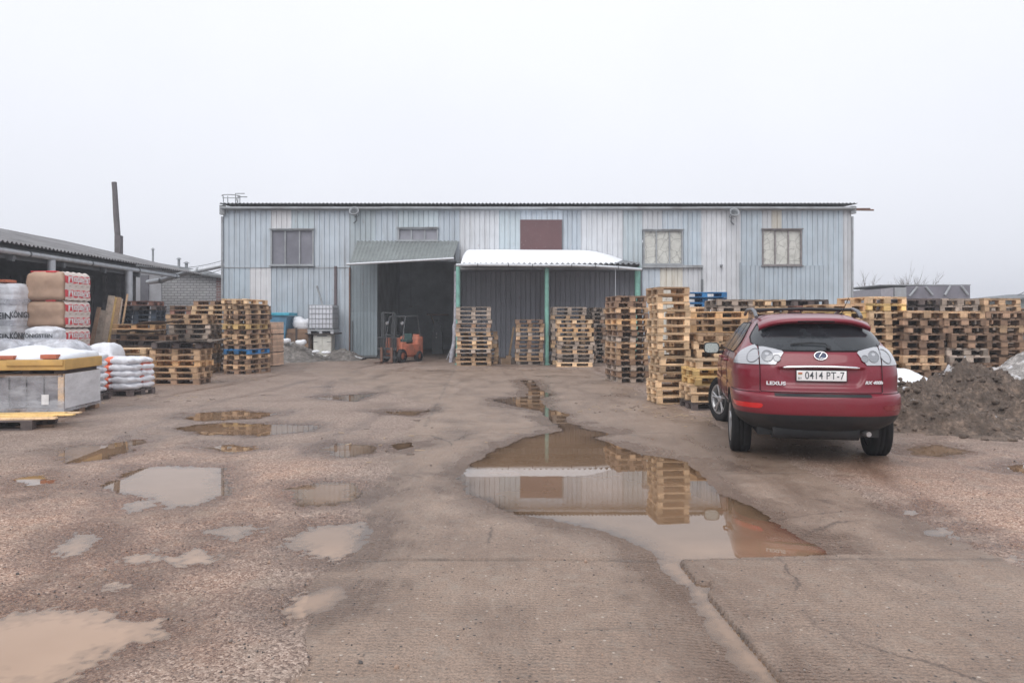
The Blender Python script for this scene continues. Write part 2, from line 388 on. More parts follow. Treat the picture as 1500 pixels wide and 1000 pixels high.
# muddy water: one level sheet, showing wherever the yard dips below it
def water_mat():
    m = bpy.data.materials.new("muddy_water"); m.use_nodes = True; nt = m.node_tree; nt.nodes.clear(); v = coords(nt, 'Object')
    o = NN(nt, "ShaderNodeOutputMaterial"); tr = NN(nt, "ShaderNodeBsdfTransparent"); df = NN(nt, "ShaderNodeBsdfDiffuse"); gl = NN(nt, "ShaderNodeBsdfGlossy"); fr = NN(nt, "ShaderNodeFresnel")
    m1 = NN(nt, "ShaderNodeMixShader"); m2 = NN(nt, "ShaderNodeMixShader"); fr.inputs['IOR'].default_value = 1.6; gl.inputs['Roughness'].default_value = .012
    f = noise(nt, v, .8, 4, .6); nt.links.new(mixc(nt, attr(nt, 'silt'), ramp(nt, f, [(.3, (.185, .115, .068)), (.7, (.25, .16, .10))]), ramp(nt, f, [(.3, (.36, .225, .14)), (.7, (.45, .295, .195))])), df.inputs['Color'])
    tr.inputs['Color'].default_value = (.80, .70, .60, 1)
    dp = attr(nt, "depth"); nt.links.new(ramp(nt, dp, [(.0, .30), (.16, .74), (.5, .98)]), m1.inputs[0])
    nt.links.new(tr.outputs[0], m1.inputs[1]); nt.links.new(df.outputs[0], m1.inputs[2]); nt.links.new(fr.outputs[0], m2.inputs[0])
    nt.links.new(m1.outputs[0], m2.inputs[1]); nt.links.new(gl.outputs[0], m2.inputs[2]); nt.links.new(m2.outputs[0], o.inputs[0])
    bn = NN(nt, "ShaderNodeBump"); bn.inputs['Strength'].default_value = .03; bn.inputs['Distance'].default_value = .004
    nt.links.new(noise(nt, v, 3, 3), bn.inputs['Height']); nt.links.new(bn.outputs[0], gl.inputs['Normal']); return m
wco = co.copy(); wco[:, 2] = WATER_Z
wq = quads[(h[quads] < WATER_Z + .003).any(1)]
wo = np_mesh("puddle_water", wco, wq, water_mat(), (("depth", np.clip((WATER_Z - h) / .03, 0, 1)), ("silt", np.clip((5.4 - y) / .6, 0, 1) * .8 + np.where(slab, 0, .3)))); tag(wo, kind="structure")
# loose stones and crumbs on the ground
rs_ = random.Random(5); st = MB(); ico = bmesh.new(); bmesh.ops.create_icosphere(ico, subdivisions=1, radius=1)
icv = [v.co.copy() for v in ico.verts]; icf = [[v.index for v in f.verts] for f in ico.faces]; ico.free()
cnt = 0
hg = h.reshape(NR, NC)
def gh(X, Y):
    i = int(round(math.log(max(Y, 2.21) / 2.2) / math.log(46 / 2.2) * (NR - 1))); u = X / (Y * .86 + 2.4); j = int(round((u + 1) / 2 * (NC - 1)))
    return float(hg[min(max(i, 0), NR - 1), min(max(j, 0), NC - 1)])
while cnt < 2600:
    Y = 2.6 + 9 * rs_.random() ** 1.6; X = rs_.uniform(-.8, .8) * Y; la = X + LANE * Y
    z = gh(X, Y)
    if z < WATER_Z + .004: continue
    onslab = -.9 < la < 3.4
    if onslab and rs_.random() < .8: continue
    r = rs_.uniform(.003, .008) * (1.0 if rs_.random() < .97 else 1.8)
    sc = Matrix.LocRotScale(Vector((X, Y, z + r * .3)), Euler((rs_.uniform(0, 3), rs_.uniform(0, 3), rs_.uniform(0, 3))), Vector((r, r * rs_.uniform(.6, 1), r * rs_.uniform(.5, .9))))
    st.add([sc @ v for v in icv], icf, rs_.choice((0, 0, 1, 2)), .5, False); cnt += 1
tag(st.build("loose_gravel", [plain("stone_grey", (.24, .2, .18), .7), plain("stone_red", (.34, .23, .17), .7), plain("stone_dark", (.08, .07, .065), .6)]),
    "scattered small stones lying loose on the gravel and slabs", "gravel", kind="stuff")

wc = MB(); rw = random.Random(33)
for (px, py, sx_, sy_, n_) in ((745, 541, 3.2, .5, 60), (950, 575, .7, 1.2, 40), (930, 598, .9, .9, 40), (330, 556, 1.6, 1.0, 50), (200, 585, 2.2, 1.2, 40), (1010, 612, .6, .8, 30), (440, 530, 2.0, .6, 30), (600, 650, 3., 2., 20)):
    cx_, cy_ = GP(px, py)
    for _ in range(n_):
        X, Y = cx_ + rw.gauss(0, sx_ * .5), cy_ + rw.gauss(0, sy_ * .5)
        if Y < 3: continue
        L_ = rw.uniform(.02, .13); wc.box((X, Y, gh(X, Y) + .006), (L_, rw.uniform(.006, .02), .006), rw.choice((0, 0, 1)), rot=(rw.uniform(-.1, .1), rw.uniform(-.1, .1), rw.uniform(0, 3.1)))
tag(wc.build("wood_splinters", [plain("splinter_pale", (.50, .38, .26), .8), plain("splinter_dark", (.12, .09, .07), .8)]), "wood splinters and litter scattered around the feet of the stacks", "wood splinters", kind="stuff")
# ---------------------------------------------------------------- heaps
def heap(name, label, cat, x0, x1, y0, y1, fn, mats, nx=220, ny=200, kind=None):
    gx, gy = np.meshgrid(np.linspace(x0, x1, nx), np.linspace(y0, y1, ny)); z = fn(gx, gy)
    co = np.stack([gx.ravel(), gy.ravel(), z.ravel()], 1); idx = np.arange(nx * ny).reshape(ny, nx)
    q = np.stack([idx[:-1, :-1].ravel(), idx[:-1, 1:].ravel(), idx[1:, 1:].ravel(), idx[1:, :-1].ravel()], 1)
    keep = (co[q][:, :, 2] > -.03).any(1)
    o = np_mesh(name, co, q[keep], mats); return tag(o, label, cat, kind=kind)
def heap_mat(name, dirt, snow, thr, patch=1.2, hz=0.0):
    m, nt, b = new_mat(name); v = coords(nt, 'Object')
    f = noise(nt, v, 5, 6, .75); f2 = noise(nt, v, 28, 4, .7); g = noise(nt, v, patch, 5, .65)
    col = ramp(nt, f, [(.3, [c * .45 for c in dirt]), (.5, dirt), (.68, [min(1, c * 2.3) for c in dirt])])  # bump lows darkened, highs lightened: crevice shade and highlights in the colour
    col = mixc(nt, ramp(nt, f2, [(.4, .5), (.6, 0.)]), col, [c * .35 for c in dirt])
    sep = NN(nt, "ShaderNodeSeparateXYZ"); nt.links.new(v, sep.inputs[0])
    gg = math_(nt, 'ADD', g, math_(nt, 'MULTIPLY', sep.outputs['Z'], hz))
    sf = ramp(nt, gg, [(thr, 0.), (thr + .04, 1.)])
    col = mixc(nt, sf, col, snow)
    nt.links.new(col, b.inputs['Base Color']); b.inputs['Roughness'].default_value = .8
    hh = math_(nt, 'ADD', f, math_(nt, 'MULTIPLY', f2, .4)); bump(nt, b, hh, .8, .05); return m
def ridged(x, y, o=4):
    s = 0; a = 1; n = 0
    for i in range(o):
        s = s + a * (1 - np.abs(2 * vnoise(x * 2 ** i + 31.7 * i, y * 2 ** i + 8.3 * i) - 1)); n += a; a *= .5
    return s / n
def fn1(X, Y):
    wx = X + .35 * fbm(X * 1.1, Y * 1.1, 3); wy = Y + .35 * fbm(X * 1.1 + 7, Y * 1.1, 3)
    g = lambda cx, cy, sx, sy, a, p=2.0: a * np.exp(-np.abs((wx - cx) / sx) ** p - np.abs((wy - cy) / sy) ** p)
    b = np.maximum.reduce([g(6.7, 12.3, .9, 1.1, .52), g(7.8, 12.5, .8, 1.2, .80), g(9.2, 12.2, 1.0, 1.2, .68), g(5.75, 12.5, .6, 1.0, .34), g(10.9, 12.3, 1.5, 1.5, .78), g(6.2, 11.2, 1.0, 1.0, .50), g(8.3, 11.1, 1.3, 1.0, .52), g(5.7, 10.9, .5, .7, .30), g(10.4, 11.0, 1.2, 1.1, .55)])
    k = np.clip(b * 2.6, 0, 1)
    rid = ridged(X * 2.1, Y * 2.1, 4) - .62; clod = np.clip(ridged(X * 5.5 + 3, Y * 5.5, 3) - .55, 0, 1)
    return b + k * (.42 * rid + .26 * clod + .07 * fbm(X * 13, Y * 13, 4) + .03 * fbm(X * 33, Y * 33, 3)) - .05
DM = heap_mat("dirt_heap", (.135, .098, .075), (.62, .62, .64), .64, 1.7, .06)
mnd = heap("dirt_mound", "long lumpy mound of dark brown dirt and old snow beside the red car", "dirt mound", 4.9, 14, 9.3, 14.8, fn1, DM, 460, 330)
ck = MB(); rc = random.Random(21); nn_ = 0; ico = bmesh.new(); bmesh.ops.create_icosphere(ico, subdivisions=2, radius=1); iv = np.array([v.co[:] for v in ico.verts]); if_ = [[v.index for v in f.verts] for f in ico.faces]; ico.free()
while nn_ < 1500:
    X, Y = rc.uniform(5.1, 12), rc.uniform(9.6, 13.4); z = float(fn1(np.array([X]), np.array([Y]))[0])
    if z < -.01 or rc.random() > .35 + z: continue
    r = rc.choice((.012, .02, .03, .045)) * rc.uniform(.6, 1.4); o1 = rc.uniform(0, 90)
    f = 1 + .45 * fbm(iv[:, 0] * 1.6 + o1, iv[:, 1] * 1.6 + iv[:, 2] * 1.3 + o1, 3); p_ = iv * f[:, None] * np.array([r, r * rc.uniform(.6, 1), r * rc.uniform(.5, .8)])
    E = Euler((0, 0, rc.uniform(0, 6))).to_matrix(); ck.add([E @ Vector(v) + Vector((X, Y, z + r * .2)) for v in p_], if_, 0, .5, True); nn_ += 1
cl = ck.build("clods", DM, mnd)
def fn2(X, Y):
    b = 1.36 * np.exp(-np.abs((X - 11.0) / 2.2) ** 2.2 - np.abs((Y - 14.0) / 1.3) ** 2.4)
    return b + np.clip(b * 2, 0, 1) * (.12 * fbm(X * 1.8, Y * 1.8, 3) + .07 * fbm(X * 9, Y * 9, 4)) - .05
heap("snow_mound", "grey gritty snow mound rising behind the dirt mound at the right edge", "snow mound", 8.2, 14, 12.2, 15.9, fn2,
     heap_mat("gritty_snow", (.40, .375, .36), (.68, .68, .71), .54, 2.0), 260, 160)
def fn3(X, Y):
    b = .62 * np.exp(-np.abs((X - 6.95) / .75) ** 2.4 - np.abs((Y - 13.6) / .75) ** 2.4)
    return b + .05 * fbm(X * 3, Y * 3, 3) * np.clip(b * 5, 0, 1) + .12 * np.clip(b * 5, 0, 1) - .05
snowm = plain("clean_snow", (.86, .88, .92), .6, var=.04, scale=2, bumps=.2)
heap("snow_patch", "clean white snow bank between the dirt mound and the pallet wall", "snow", 5.2, 9.2, 12.9, 14.85, fn3, snowm, 120, 80)
def fn4(X, Y):
    g = lambda cx, cy, sx, sy, a: a * np.exp(-np.abs((X - cx) / sx) ** 2.2 - np.abs((Y - cy) / sy) ** 2.2)
    b = np.maximum(g(-8.9, 29.6, 1.3, 1.3, .75), g(-6.8, 29.9, .8, .8, .45))
    return b + np.clip(b * 3, 0, 1) * (.12 * fbm(X * 3, Y * 3, 4) + .10 * (ridged(X * 4, Y * 4, 3) - .5)) - .05
heap("rubble_heap", "low heap of grey rubble and dirty snow against the blue warehouse wall", "rubble heap", -10.6, -5.9, 27.6, 30.9, fn4,
     heap_mat("rubble", (.20, .18, .165), (.66, .67, .69), .60, 2.6), 160, 110)
# ================================================================ WAREHOUSE
YW = 31.0; SW = FPX / YW
WX = lambda px: (px - CXP) / SW
WZ = lambda py: CAMH + (HORY - py) / SW
def metal_paint(name, c, dirt=(.22, .20, .19), amt=.5, rough=.55, rust=.45):
    m, nt, b = new_mat(name); v = coords(nt, 'Object')
    vs = coords(nt, 'Object', (3.2, 3.2, .22)); f = noise(nt, vs, 1.6, 6, .7); g = noise(nt, v, 1.1, 5, .6)
    tn = attr(nt, "tint")
    base = ramp(nt, g, [(.3, [x * .88 for x in c]), (.7, [min(1, x * 1.1) for x in c])])
    tv = math_(nt, 'ADD', math_(nt, 'MULTIPLY', tn, .8), .6)
    cc = NN(nt, "ShaderNodeCombineColor"); [nt.links.new(tv, cc.inputs[i]) for i in range(3)]
    base = mixc(nt, 1.0, base, cc.outputs[0], 'MULTIPLY')
    base = mixc(nt, ramp(nt, f, [(.48, 0.), (.75, amt)]), base, dirt)
    sp_ = noise(nt, v, 9, 5, .75); base = mixc(nt, ramp(nt, sp_, [(.62, 0.), (.72, .55)]), base, [x * .62 for x in c])
    ru = noise(nt, coords(nt, 'Object', (2.6, 2.6, .8)), 2.3, 6, .75); base = mixc(nt, ramp(nt, ru, [(.62, 0.), (.72, rust)]), base, (.20, .09, .05))
    fl = noise(nt, v, 26, 3, .6); base = mixc(nt, ramp(nt, fl, [(.66, 0.), (.7, .5)]), base, (.62, .64, .67))
    nt.links.new(base, b.inputs['Base Color']); b.inputs['Roughness'].default_value = rough; b.inputs['Metallic'].default_value = .0
    bump(nt, b, noise(nt, v, 2.2, 4, .6), .25, .03); return m
M_blue = metal_paint("paint_blue_grey", (.48, .54, .60)); M_bluegreen = metal_paint("paint_sea_grey", (.48, .55, .59))
M_pale = metal_paint("paint_pale_grey", (.575, .595, .625), amt=.4); M_cream = metal_paint("paint_cream", (.62, .60, .54), (.33, .22, .12), .6)
M_white = metal_paint("paint_white", (.68, .68, .70), amt=.25); M_blued = metal_paint("paint_blue_dark", (.43, .50, .56))
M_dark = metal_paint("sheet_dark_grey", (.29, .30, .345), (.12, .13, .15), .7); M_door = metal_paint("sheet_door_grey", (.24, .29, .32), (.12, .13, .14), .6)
M_maroon = metal_paint("paint_maroon", (.19, .085, .09), (.10, .05, .05), .3, rust=.1)
M_trim = plain("trim_grey", (.33, .35, .37), .5, var=.2, scale=3, dirt=(.18, .17, .17)); M_trimd = plain("trim_dark", (.13, .14, .15), .6)
M_zinc = plain("zinc", (.52, .54, .57), .42, .3, var=.15, scale=5); M_green = plain("post_green", (.20, .44, .37), .5, var=.15, scale=6, dirt=(.12, .22, .19))
M_roof = plain("roof_sheet", (.16, .17, .18), .65, var=.25, scale=2); M_rust = plain("rusty_steel", (.16, .085, .06), .75, var=.4, scale=7)
M_snow = snowm
M_black = plain("black_rubber", (.02, .02, .022), .6, var=.2)
M_int = plain("interior_wall", (.42, .46, .48), .85, var=.3, scale=1)

def ribbed(mb, x0, x1, z0, z1, y, m, tint=.5, pitch=.212, depth=.034, groove=.045, phase=0.0):
    n = max(1, round((x1 - x0) / pitch)); p = (x1 - x0) / n; rr = random.Random(int((x0 + 40) * 977 + z0 * 31))
    sheet_t = tint
    for i in range(n):
        if i % 5 == 0: sheet_t = tint + rr.uniform(-.09, .09)
        a = x0 + i * p; t = sheet_t + rr.uniform(-.02, .02)
        xs = [a, a + groove * .35, a + groove * .65, a + groove, a + p]; ys = [y, y + depth, y + depth, y, y]
        vs = [(xx, yy, z) for z in (z0, z1) for xx, yy in zip(xs, ys)]
        mb.add(vs, [(k, k + 1, 5 + k + 1, 5 + k) for k in range(4)], m, t)
wh = thing("warehouse", "long blue grey metal clad warehouse with open doorway and two canopies", "warehouse", (0, YW, 0))
wall = MB(); MS = [M_blue, M_bluegreen, M_pale, M_cream, M_white, M_blued, M_dark, M_door]
BL, BG, PA, CR, WH, BD, DK, DR = range(8)
PANELS = [  # px0,px1,py0,py1,mat,tint : measured sheet patches
 (327,397,303,392,BL,.5),(327,366,392,525,BD,.56),(366,397,392,525,WH,.55),(397,427,303,336,WH,.5),(427,460,303,336,BG,.5),
 (397,490,389,525,BL,.46),(460,512,303,389,BL,.55),(490,512,389,525,BL,.56),(512,550,303,383,BG,.42),(550,583,303,383,BL,.5),
 (583,642,303,334,BG,.55),(583,642,353,383,BL,.5),(642,673,303,383,BL,.5),(673,731,303,395,PA,.5),(731,762,303,395,BG,.48),
 (762,824,303,322,BL,.62),(762,824,366,395,BL,.5),(824,851,303,395,BL,.42),(851,912,303,395,PA,.55),(912,941,303,395,BG,.42),
 (941,970,303,337,PA,.5),(970,1000,303,337,BL,.48),(941,967,388,525,BL,.52),(967,1000,388,525,CR,.6),(1000,1027,303,388,BD,.52),
 (1000,1029,388,525,PA,.45),(1027,1085,303,525,PA,.58),(1085,1116,303,389,BD,.5),(1116,1130,303,336,PA,.4),(1130,1145,303,336,CR,.3),
 (1145,1174,303,336,BL,.5),(1174,1235,303,389,BD,.55),(1116,1174,388,389.5,BD,.5),(1205,1235,389,525,BD,.5),(1235,1247,303,525,PA,.42),(668,673,383,525,BG,.4)]
for (a, b_, c, d, m_, t_) in PANELS: ribbed(wall, WX(a), WX(b_), WZ(d) - .2 if d == 525 else WZ(d), WZ(c), 0, m_, t_)
ribbed(wall, WX(1085), WX(1205), -.1, WZ(389), -.05, BD, .42, pitch=.19)          # big lower panel, proud of the wall
wall.box((WX(1085) - .02, -.03, 2), (.05, .1, 4.0 * .98), 5, t=.2)
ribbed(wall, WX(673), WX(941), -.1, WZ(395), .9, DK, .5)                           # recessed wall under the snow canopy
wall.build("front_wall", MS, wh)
sd_ = MB()
for xx in (WX(327), WX(1247)): sd_.box((xx + (.04 if xx < 0 else -.04), 6.55, 3.05), (.06, 13.0, 6.2), 0)
sd_.box((0.95, 13.1, 3.05), (25.8, .1, 6.2), 0)
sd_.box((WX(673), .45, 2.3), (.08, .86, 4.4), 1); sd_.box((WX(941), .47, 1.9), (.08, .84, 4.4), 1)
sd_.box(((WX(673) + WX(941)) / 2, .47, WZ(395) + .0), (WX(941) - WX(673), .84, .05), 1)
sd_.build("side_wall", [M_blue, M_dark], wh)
# interior of the hall, seen through the doorway
it = MB(); it.box((WX(553) - .5, 4.5, 2.4), (.1, 8.6, 4.8), 0); it.box((WX(935), 6.0, 2.4), (.1, 9, 4.8), 0)
it.box(((WX(553) + WX(935)) / 2, 10.2, 2.4), (12, .1, 4.8), 0); it.box(((WX(553) + WX(935)) / 2, 5.9, 4.85), (12, 8.8, .1), 0)
it.build("inner_room", M_int, wh)
# trim band under the eave, corners, seam ledges
tr = MB()
tr.box((WX(787), -.06, WZ(306)), (WX(1250) - WX(325), .1, .12), 0); tr.box((WX(325) + .06, -.05, WZ(308)), (.2, .22, .38), 0)
tr.box((WX(1250) - .05, -.05, WZ(308)), (.2, .22, .3), 0)
tr.box((WX(1248), -.03, 2.9), (.07, .08, 5.9), 0); tr.box((WX(326), -.03, 2.9), (.07, .08, 5.9), 0)
tr.box(((WX(327) + WX(510)) / 2, -.014, WZ(392)), (WX(510) - WX(327), .02, .03), 0)
tr.box(((WX(941) + WX(1029)) / 2, -.07, WZ(390.5)), (WX(1029) - WX(941), .14, .1), 0); tr.box((WX(1028), -.03, WZ(410)), (.05, .05, 1.1), 0)
tr.box((WX(1028), -.06, WZ(418)), (.07, .1, .5), 1)
tr.build("wall_trim", [M_trim, M_trimd], wh)
# roof
def corrug(mb, x0, x1, ya, za, yb, zb, period=.15, amp=.022, m=0, seg=6, thick=.012, rows=2, sag=None):
    n = int((x1 - x0) / period * seg); P = []
    for r in range(rows + 1):
        s = r / rows; row = []
        for i in range(n + 1):
            X = x0 + (x1 - x0) * i / n; z = za + (zb - za) * s + amp * math.sin(2 * math.pi * X / period)
            if sag: z += sag(X, s)
            row.append((X, ya + (yb - ya) * s, z))
        P.append(row)
    mb.grid(P, m); Q = [[(a, b2, c - thick) for a, b2, c in row] for row in P]; mb.grid(Q, m, flip=True)
    mb.grid([Q[0], P[0]], m)
rf = MB(); corrug(rf, WX(326), WX(1251), -.32, WZ(303) + .10, 7, WZ(303) + .55, .155, .026)
corrug(rf, WX(326), WX(1251), 13.4, WZ(303) + .10, 7, WZ(303) + .55, .155, .026); rf.build("roof", M_roof, wh)
gt = MB(); 
for a, b2 in ((327, 560), (560, 800), (800, 1020), (1020, 1250)): gt.cyl((WX(a), -.24, WZ(305) - .02), (WX(b2), -.24, WZ(305) - .03), .055, n=10)
gt.build("gutter", M_trim, wh)
ps = MB(); ps.cyl((WX(1246), -.1, WZ(308)), (WX(1277), -.16, WZ(308.5)), .035); ps.cyl((WX(1246), -.05, WZ(306)), (WX(1273), -.1, WZ(306)), .022); ps.build("roof_bar", M_rust, wh)

def window(px0, px1, py0, py1, nm, panemat, mull=2, fr=M_trim, label=None):
    x0, x1, z0, z1 = WX(px0), WX(px1), WZ(py1), WZ(py0); wd = .055; f = MB()
    f.box(((x0 + x1) / 2, -.02, z1 - wd / 2), (x1 - x0, .1, wd)); f.box(((x0 + x1) / 2, -.02, z0 + wd / 2), (x1 - x0, .12, wd))
    for xx in (x0 + wd / 2, x1 - wd / 2): f.box((xx, -.02, (z0 + z1) / 2), (wd, .096, z1 - z0 - 2 * wd))
    for k in range(mull):
        xx = x0 + (x1 - x0) * (k + 1) / (mull + 1); f.box((xx, -.005, (z0 + z1) / 2), (.05, .06, z1 - z0 - 2 * wd))
    f.box(((x0 + x1) / 2, -.09, z0 - .015), (x1 - x0 + .1, .1, .03)); f.box(((x0 + x1) / 2, -.08, z1 + .015), (x1 - x0 + .1, .09, .03))
    o = f.build("window", fr, wh); 
    if label: o["label"] = label
    p = MB(); p.box(((x0 + x1) / 2, .045, (z0 + z1) / 2), (x1 - x0 - wd, .02, z1 - z0 - wd)); p.build("pane", panemat, o); return o
M_wire = plain("meshed_glass", (.20, .20, .235), .5, var=.25, scale=1.6, dirt=(.14, .14, .17), spec=.5)
M_wire2 = plain("meshed_glass_small", (.28, .28, .32), .5, var=.2, scale=2)
def crackedpane():
    m, nt, b = new_mat("cracked_film"); v = coords(nt, 'Object')
    vo = NN(nt, "ShaderNodeTexVoronoi", feature='DISTANCE_TO_EDGE'); vo.inputs['Scale'].default_value = 3.2
    mxv = mixc(nt, .12, v, noise(nt, v, 4, 5, .7)); nt.links.new(mxv, vo.inputs['Vector'])
    f = noise(nt, v, 3, 6, .7)
    col = ramp(nt, f, [(.3, (.42, .42, .39)), (.5, (.58, .58, .54)), (.7, (.68, .68, .63))])
    col = mixc(nt, ramp(nt, vo.outputs['Distance'], [(.0, .8), (.035, 0.)]), col, (.2, .19, .18))
    nt.links.new(col, b.inputs['Base Color']); b.inputs['Roughness'].default_value = .35
    bump(nt, b, f, .6, .05); return m
M_film = crackedpane()
M_frp = plain("frame_brown", (.22, .20, .20), .6, var=.3)
window(397, 460, 336, 389, "a", M_wire, label="dark meshed three pane window left of the doorway canopy")
window(583, 642, 334, 353, "b", M_wire2, label="low wide window just above the door canopy")
window(942, 1000, 337, 388, "c", M_film, fr=M_trim, label="window of three wrinkled pale film panes right of the maroon panel")
window(1116, 1174, 336, 389, "d", M_film, fr=M_frp, label="rightmost window with cracked yellowish film panes")
sh = MB(); sh.box((WX(793), -.0, (WZ(322) + WZ(366)) / 2), (WX(824) - WX(762), .06, WZ(322) - WZ(366)), 0)
sh.box((WX(823.5), -.035, (WZ(322) + WZ(366)) / 2), (.03, .02, WZ(322) - WZ(366)), 1); o = sh.build("shutter_panel", [M_maroon, M_trimd], wh); o["label"] = "maroon boarded window panel above the snow"
# door leaf (upper part plain, lower part with pale ribs) and jambs
dl = MB(); ribbed(dl, WX(513), WX(553), WZ(457), WZ(382), -.05, 0, .5, pitch=.14); ribbed(dl, WX(513), WX(553), .06, WZ(457), -.075, 0, .66, pitch=.14, depth=.018, groove=.04)
dl.box((WX(513), -.09, 1.9), (.05, .1, 3.7), 2); dl.box((WX(517), -.1, .8), (.05, .05, 1.5), 1)
dl.box((WX(533), -.02, 2), (WX(553) - WX(513) - .05, .04, 3.9), 0, t=.4); dl.box((WX(533), -.09, .1), (WX(553) - WX(513), .06, .08), 1)
dl.build("door_leaf", [M_door, M_trimd, M_rust], wh)
jb = MB(); jb.cyl((WX(667), -.25, WZ(388)), (WX(666), -.3, 1.4), .045, m=0); jb.build("door_jamb", M_pale, wh)
dp = MB(); dp.box((WX(492), -.06, (WZ(390) + 1.6) / 2), (.1, .1, WZ(390) - 1.6)); dp.build("downpipe", plain("pipe_brown", (.13, .10, .11), .6), wh)
# green door canopy
gc = MB(); Ya, Yb = -2.9, -.02; SA = FPX / (YW + Ya)
x0a, x1a = (512 - CXP) / SA, (664 - CXP) / SA
za = CAMH + (HORY - 381) / SA; zb = WZ(353)
def cgrid(mb, amp, thick, m):
    n = 150; P = []
    for r in range(3):
        s = r / 2; row = []
        for i in range(n + 1):
            u = i / n; X = (x0a + (x1a - x0a) * u) * (1 - s) + (WX(523) + (WX(672) - WX(523)) * u) * s
            row.append((X, Ya + (Yb - Ya) * s, za + (zb - za) * s + .10 * (u - .5) * (1 - s) * 2 * .9 + amp * math.sin(u * 27 * 2 * math.pi)))
        P.append(row)
    mb.grid(P, m); Q = [[(a, b2, c - thick) for a, b2, c in row] for row in P]; mb.grid(Q, m, flip=True); mb.grid([Q[0], P[0]], m)
cgrid(gc, .022, .01, 0)
M_cgreen = metal_paint("canopy_grey_green", (.34, .375, .37), (.13, .14, .135), .8)
can = gc.build("canopy_roof", M_cgreen, wh); can["label"] = "grey green corrugated canopy over the doorway"
cg = MB(); cg.cyl((x0a - .1, Ya - .04, za - .16), (x1a + .02, Ya - .04, za + .06), .045, m=0)
for u in (.1, .5, .9): cg.cyl((x0a + (x1a - x0a) * u, Ya + .02, za - .12 + .2 * u), (x0a + (x1a - x0a) * u, Yb, zb - .12), .03, m=1)
cg.build("gutter", [M_zinc, M_trimd], wh)
# snow-laden canopy with slate sheets
Y2 = -5.0; S2 = FPX / (YW + Y2); X2 = lambda px: (px - CXP) / S2
z2 = CAMH + (HORY - 386) / S2
sc_ = MB(); ZR = WZ(381); corrug(sc_, X2(675), X2(938), Y2, z2, .0, ZR, .19, .03, 0, seg=8, rows=4)
sc_.box((X2(938) - .02, Y2 / 2, z2 + .20), (.04, 5.0, .10), 0, rot=(math.atan2(ZR - z2, 5), 0, 0))
can2 = sc_.build("canopy_roof", M_roof, wh); can2["label"] = "corrugated slate canopy carrying snow"
bm_ = MB()
for yy in (-4.7, -2.4, -.25): bm_.box(((X2(675) + X2(936)) / 2, yy, z2 - .1 + (yy + 5) / 5 * (ZR - z2)), (X2(936) - X2(675), .08, .12), 0)
bm_.build("canopy_beam", M_trimd, wh)
gg_ = MB()
seg = [(668, 388.5), (700, 388), (745, 388.5), (780, 389), (837, 389), (872, 390), (905, 392), (940, 395)]
for (a, ya_), (b2, yb_) in zip(seg[:-1], seg[1:]):
    za_ = CAMH + (HORY - ya_) / S2; zb_ = CAMH + (HORY - yb_) / S2
    gg_.cyl((X2(a) + .01, Y2 - .08, za_), (X2(b2) - .01, Y2 - .08, zb_), .052, m=0, n=10); gg_.cyl((X2(b2) - .015, Y2 - .08, zb_), (X2(b2) + .015, Y2 - .08, zb_), .06, m=1, n=10)
gg_.build("gutter", [M_zinc, M_trimd], wh)
for px, r, yy in ((671, .075, -4.6), (801, .075, -4.6), (934, .1, -4.6)):
    p = MB(); Sx = FPX / (YW + yy); xx = (px - CXP) / Sx
    p.cyl((xx, yy, -.05), (xx, yy, z2 - .02), r, n=14); p.cyl((xx, yy, -.02), (xx, yy, .05), r * 1.6, n=14); p.build("canopy_post", M_green, wh)
rd = MB(); rd.cyl((X2(902), Y2 + .1, z2), (X2(902), Y2 + .1, .3), .012); rd.build("thin_rod", M_zinc, wh)
# snow lying on that canopy
sn = MB(); nx, ny = 150, 30; P = []
for j in range(ny + 1):
    s = j / ny; row = []
    for i in range(nx + 1):
        u = i / nx; xa, xb = X2(674) + .02, X2(912); ra, rb = WX(679), WX(912); X = (xa + (xb - xa) * u) * (1 - s) + (ra + (rb - ra) * u) * s
        ex = max(0, (u - .66)) / .34; th = .42 * (1 - ex ** 2.4) * min(1, u / .035) ** .4 * (1 - .05 * u)
        th *= min(1, s / .30) ** .35
        th *= 1 + .05 * float(fbm(np.array([X * .9]), np.array([s * 3]), 3)[0])
        yedge = Y2 + .10 + .07 * float(fbm(np.array([X * 2.]), np.array([1.]), 2)[0]) + .5 * ex ** 3
        row.append((min(X, X2(937)) if s < .02 else X, yedge + (-.02 - yedge) * s, z2 + (ZR - z2) * s + .02 + th))
    P.append(row)
sn.grid([[(a, b2 - .01, z2 - .01) for a, b2, c in P[0]]] + P)
sno = sn.build("roof_snow", M_snow, None, loc=(0, YW, 0)); tag(sno, "smooth thick blanket of snow lying on the corrugated canopy", "snow", kind="stuff")

# roof railing of the ladder, at the left end
lr = thing("roof_ladder_railing", "grey tubular ladder cage at the left end of the warehouse roof", "railing", (WX(345), YW, WZ(303)))
q = MB(); zt = WZ(287) - WZ(303)
for i in range(9):
    a = math.pi * (i / 8) + math.pi; q.cyl((-.15 + .35 * math.cos(a), -.1 + .35 * math.sin(a), zt - .02), (-.15 + .35 * math.cos(a + .39), -.1 + .35 * math.sin(a + .39), zt - .02), .018)
for xx in (-.5, -.32, 0, .1, .18): q.cyl((xx, 0, -.25), (xx, 0, zt + (.1 if xx > -.05 and xx < .05 else 0)), .018)
q.cyl((-.5, -.1, zt - .1), (.2, -.1, zt - .1), .015); q.cyl((.0, 0, zt + .1), (.38, 0, zt + .1), .018); q.cyl((.1, 0, zt - .04), (.48, 0, zt - .04), .022)
q.cyl((0, 0, zt), (.16, 0, -.1), .015); q.build("rails", M_trim, lr)
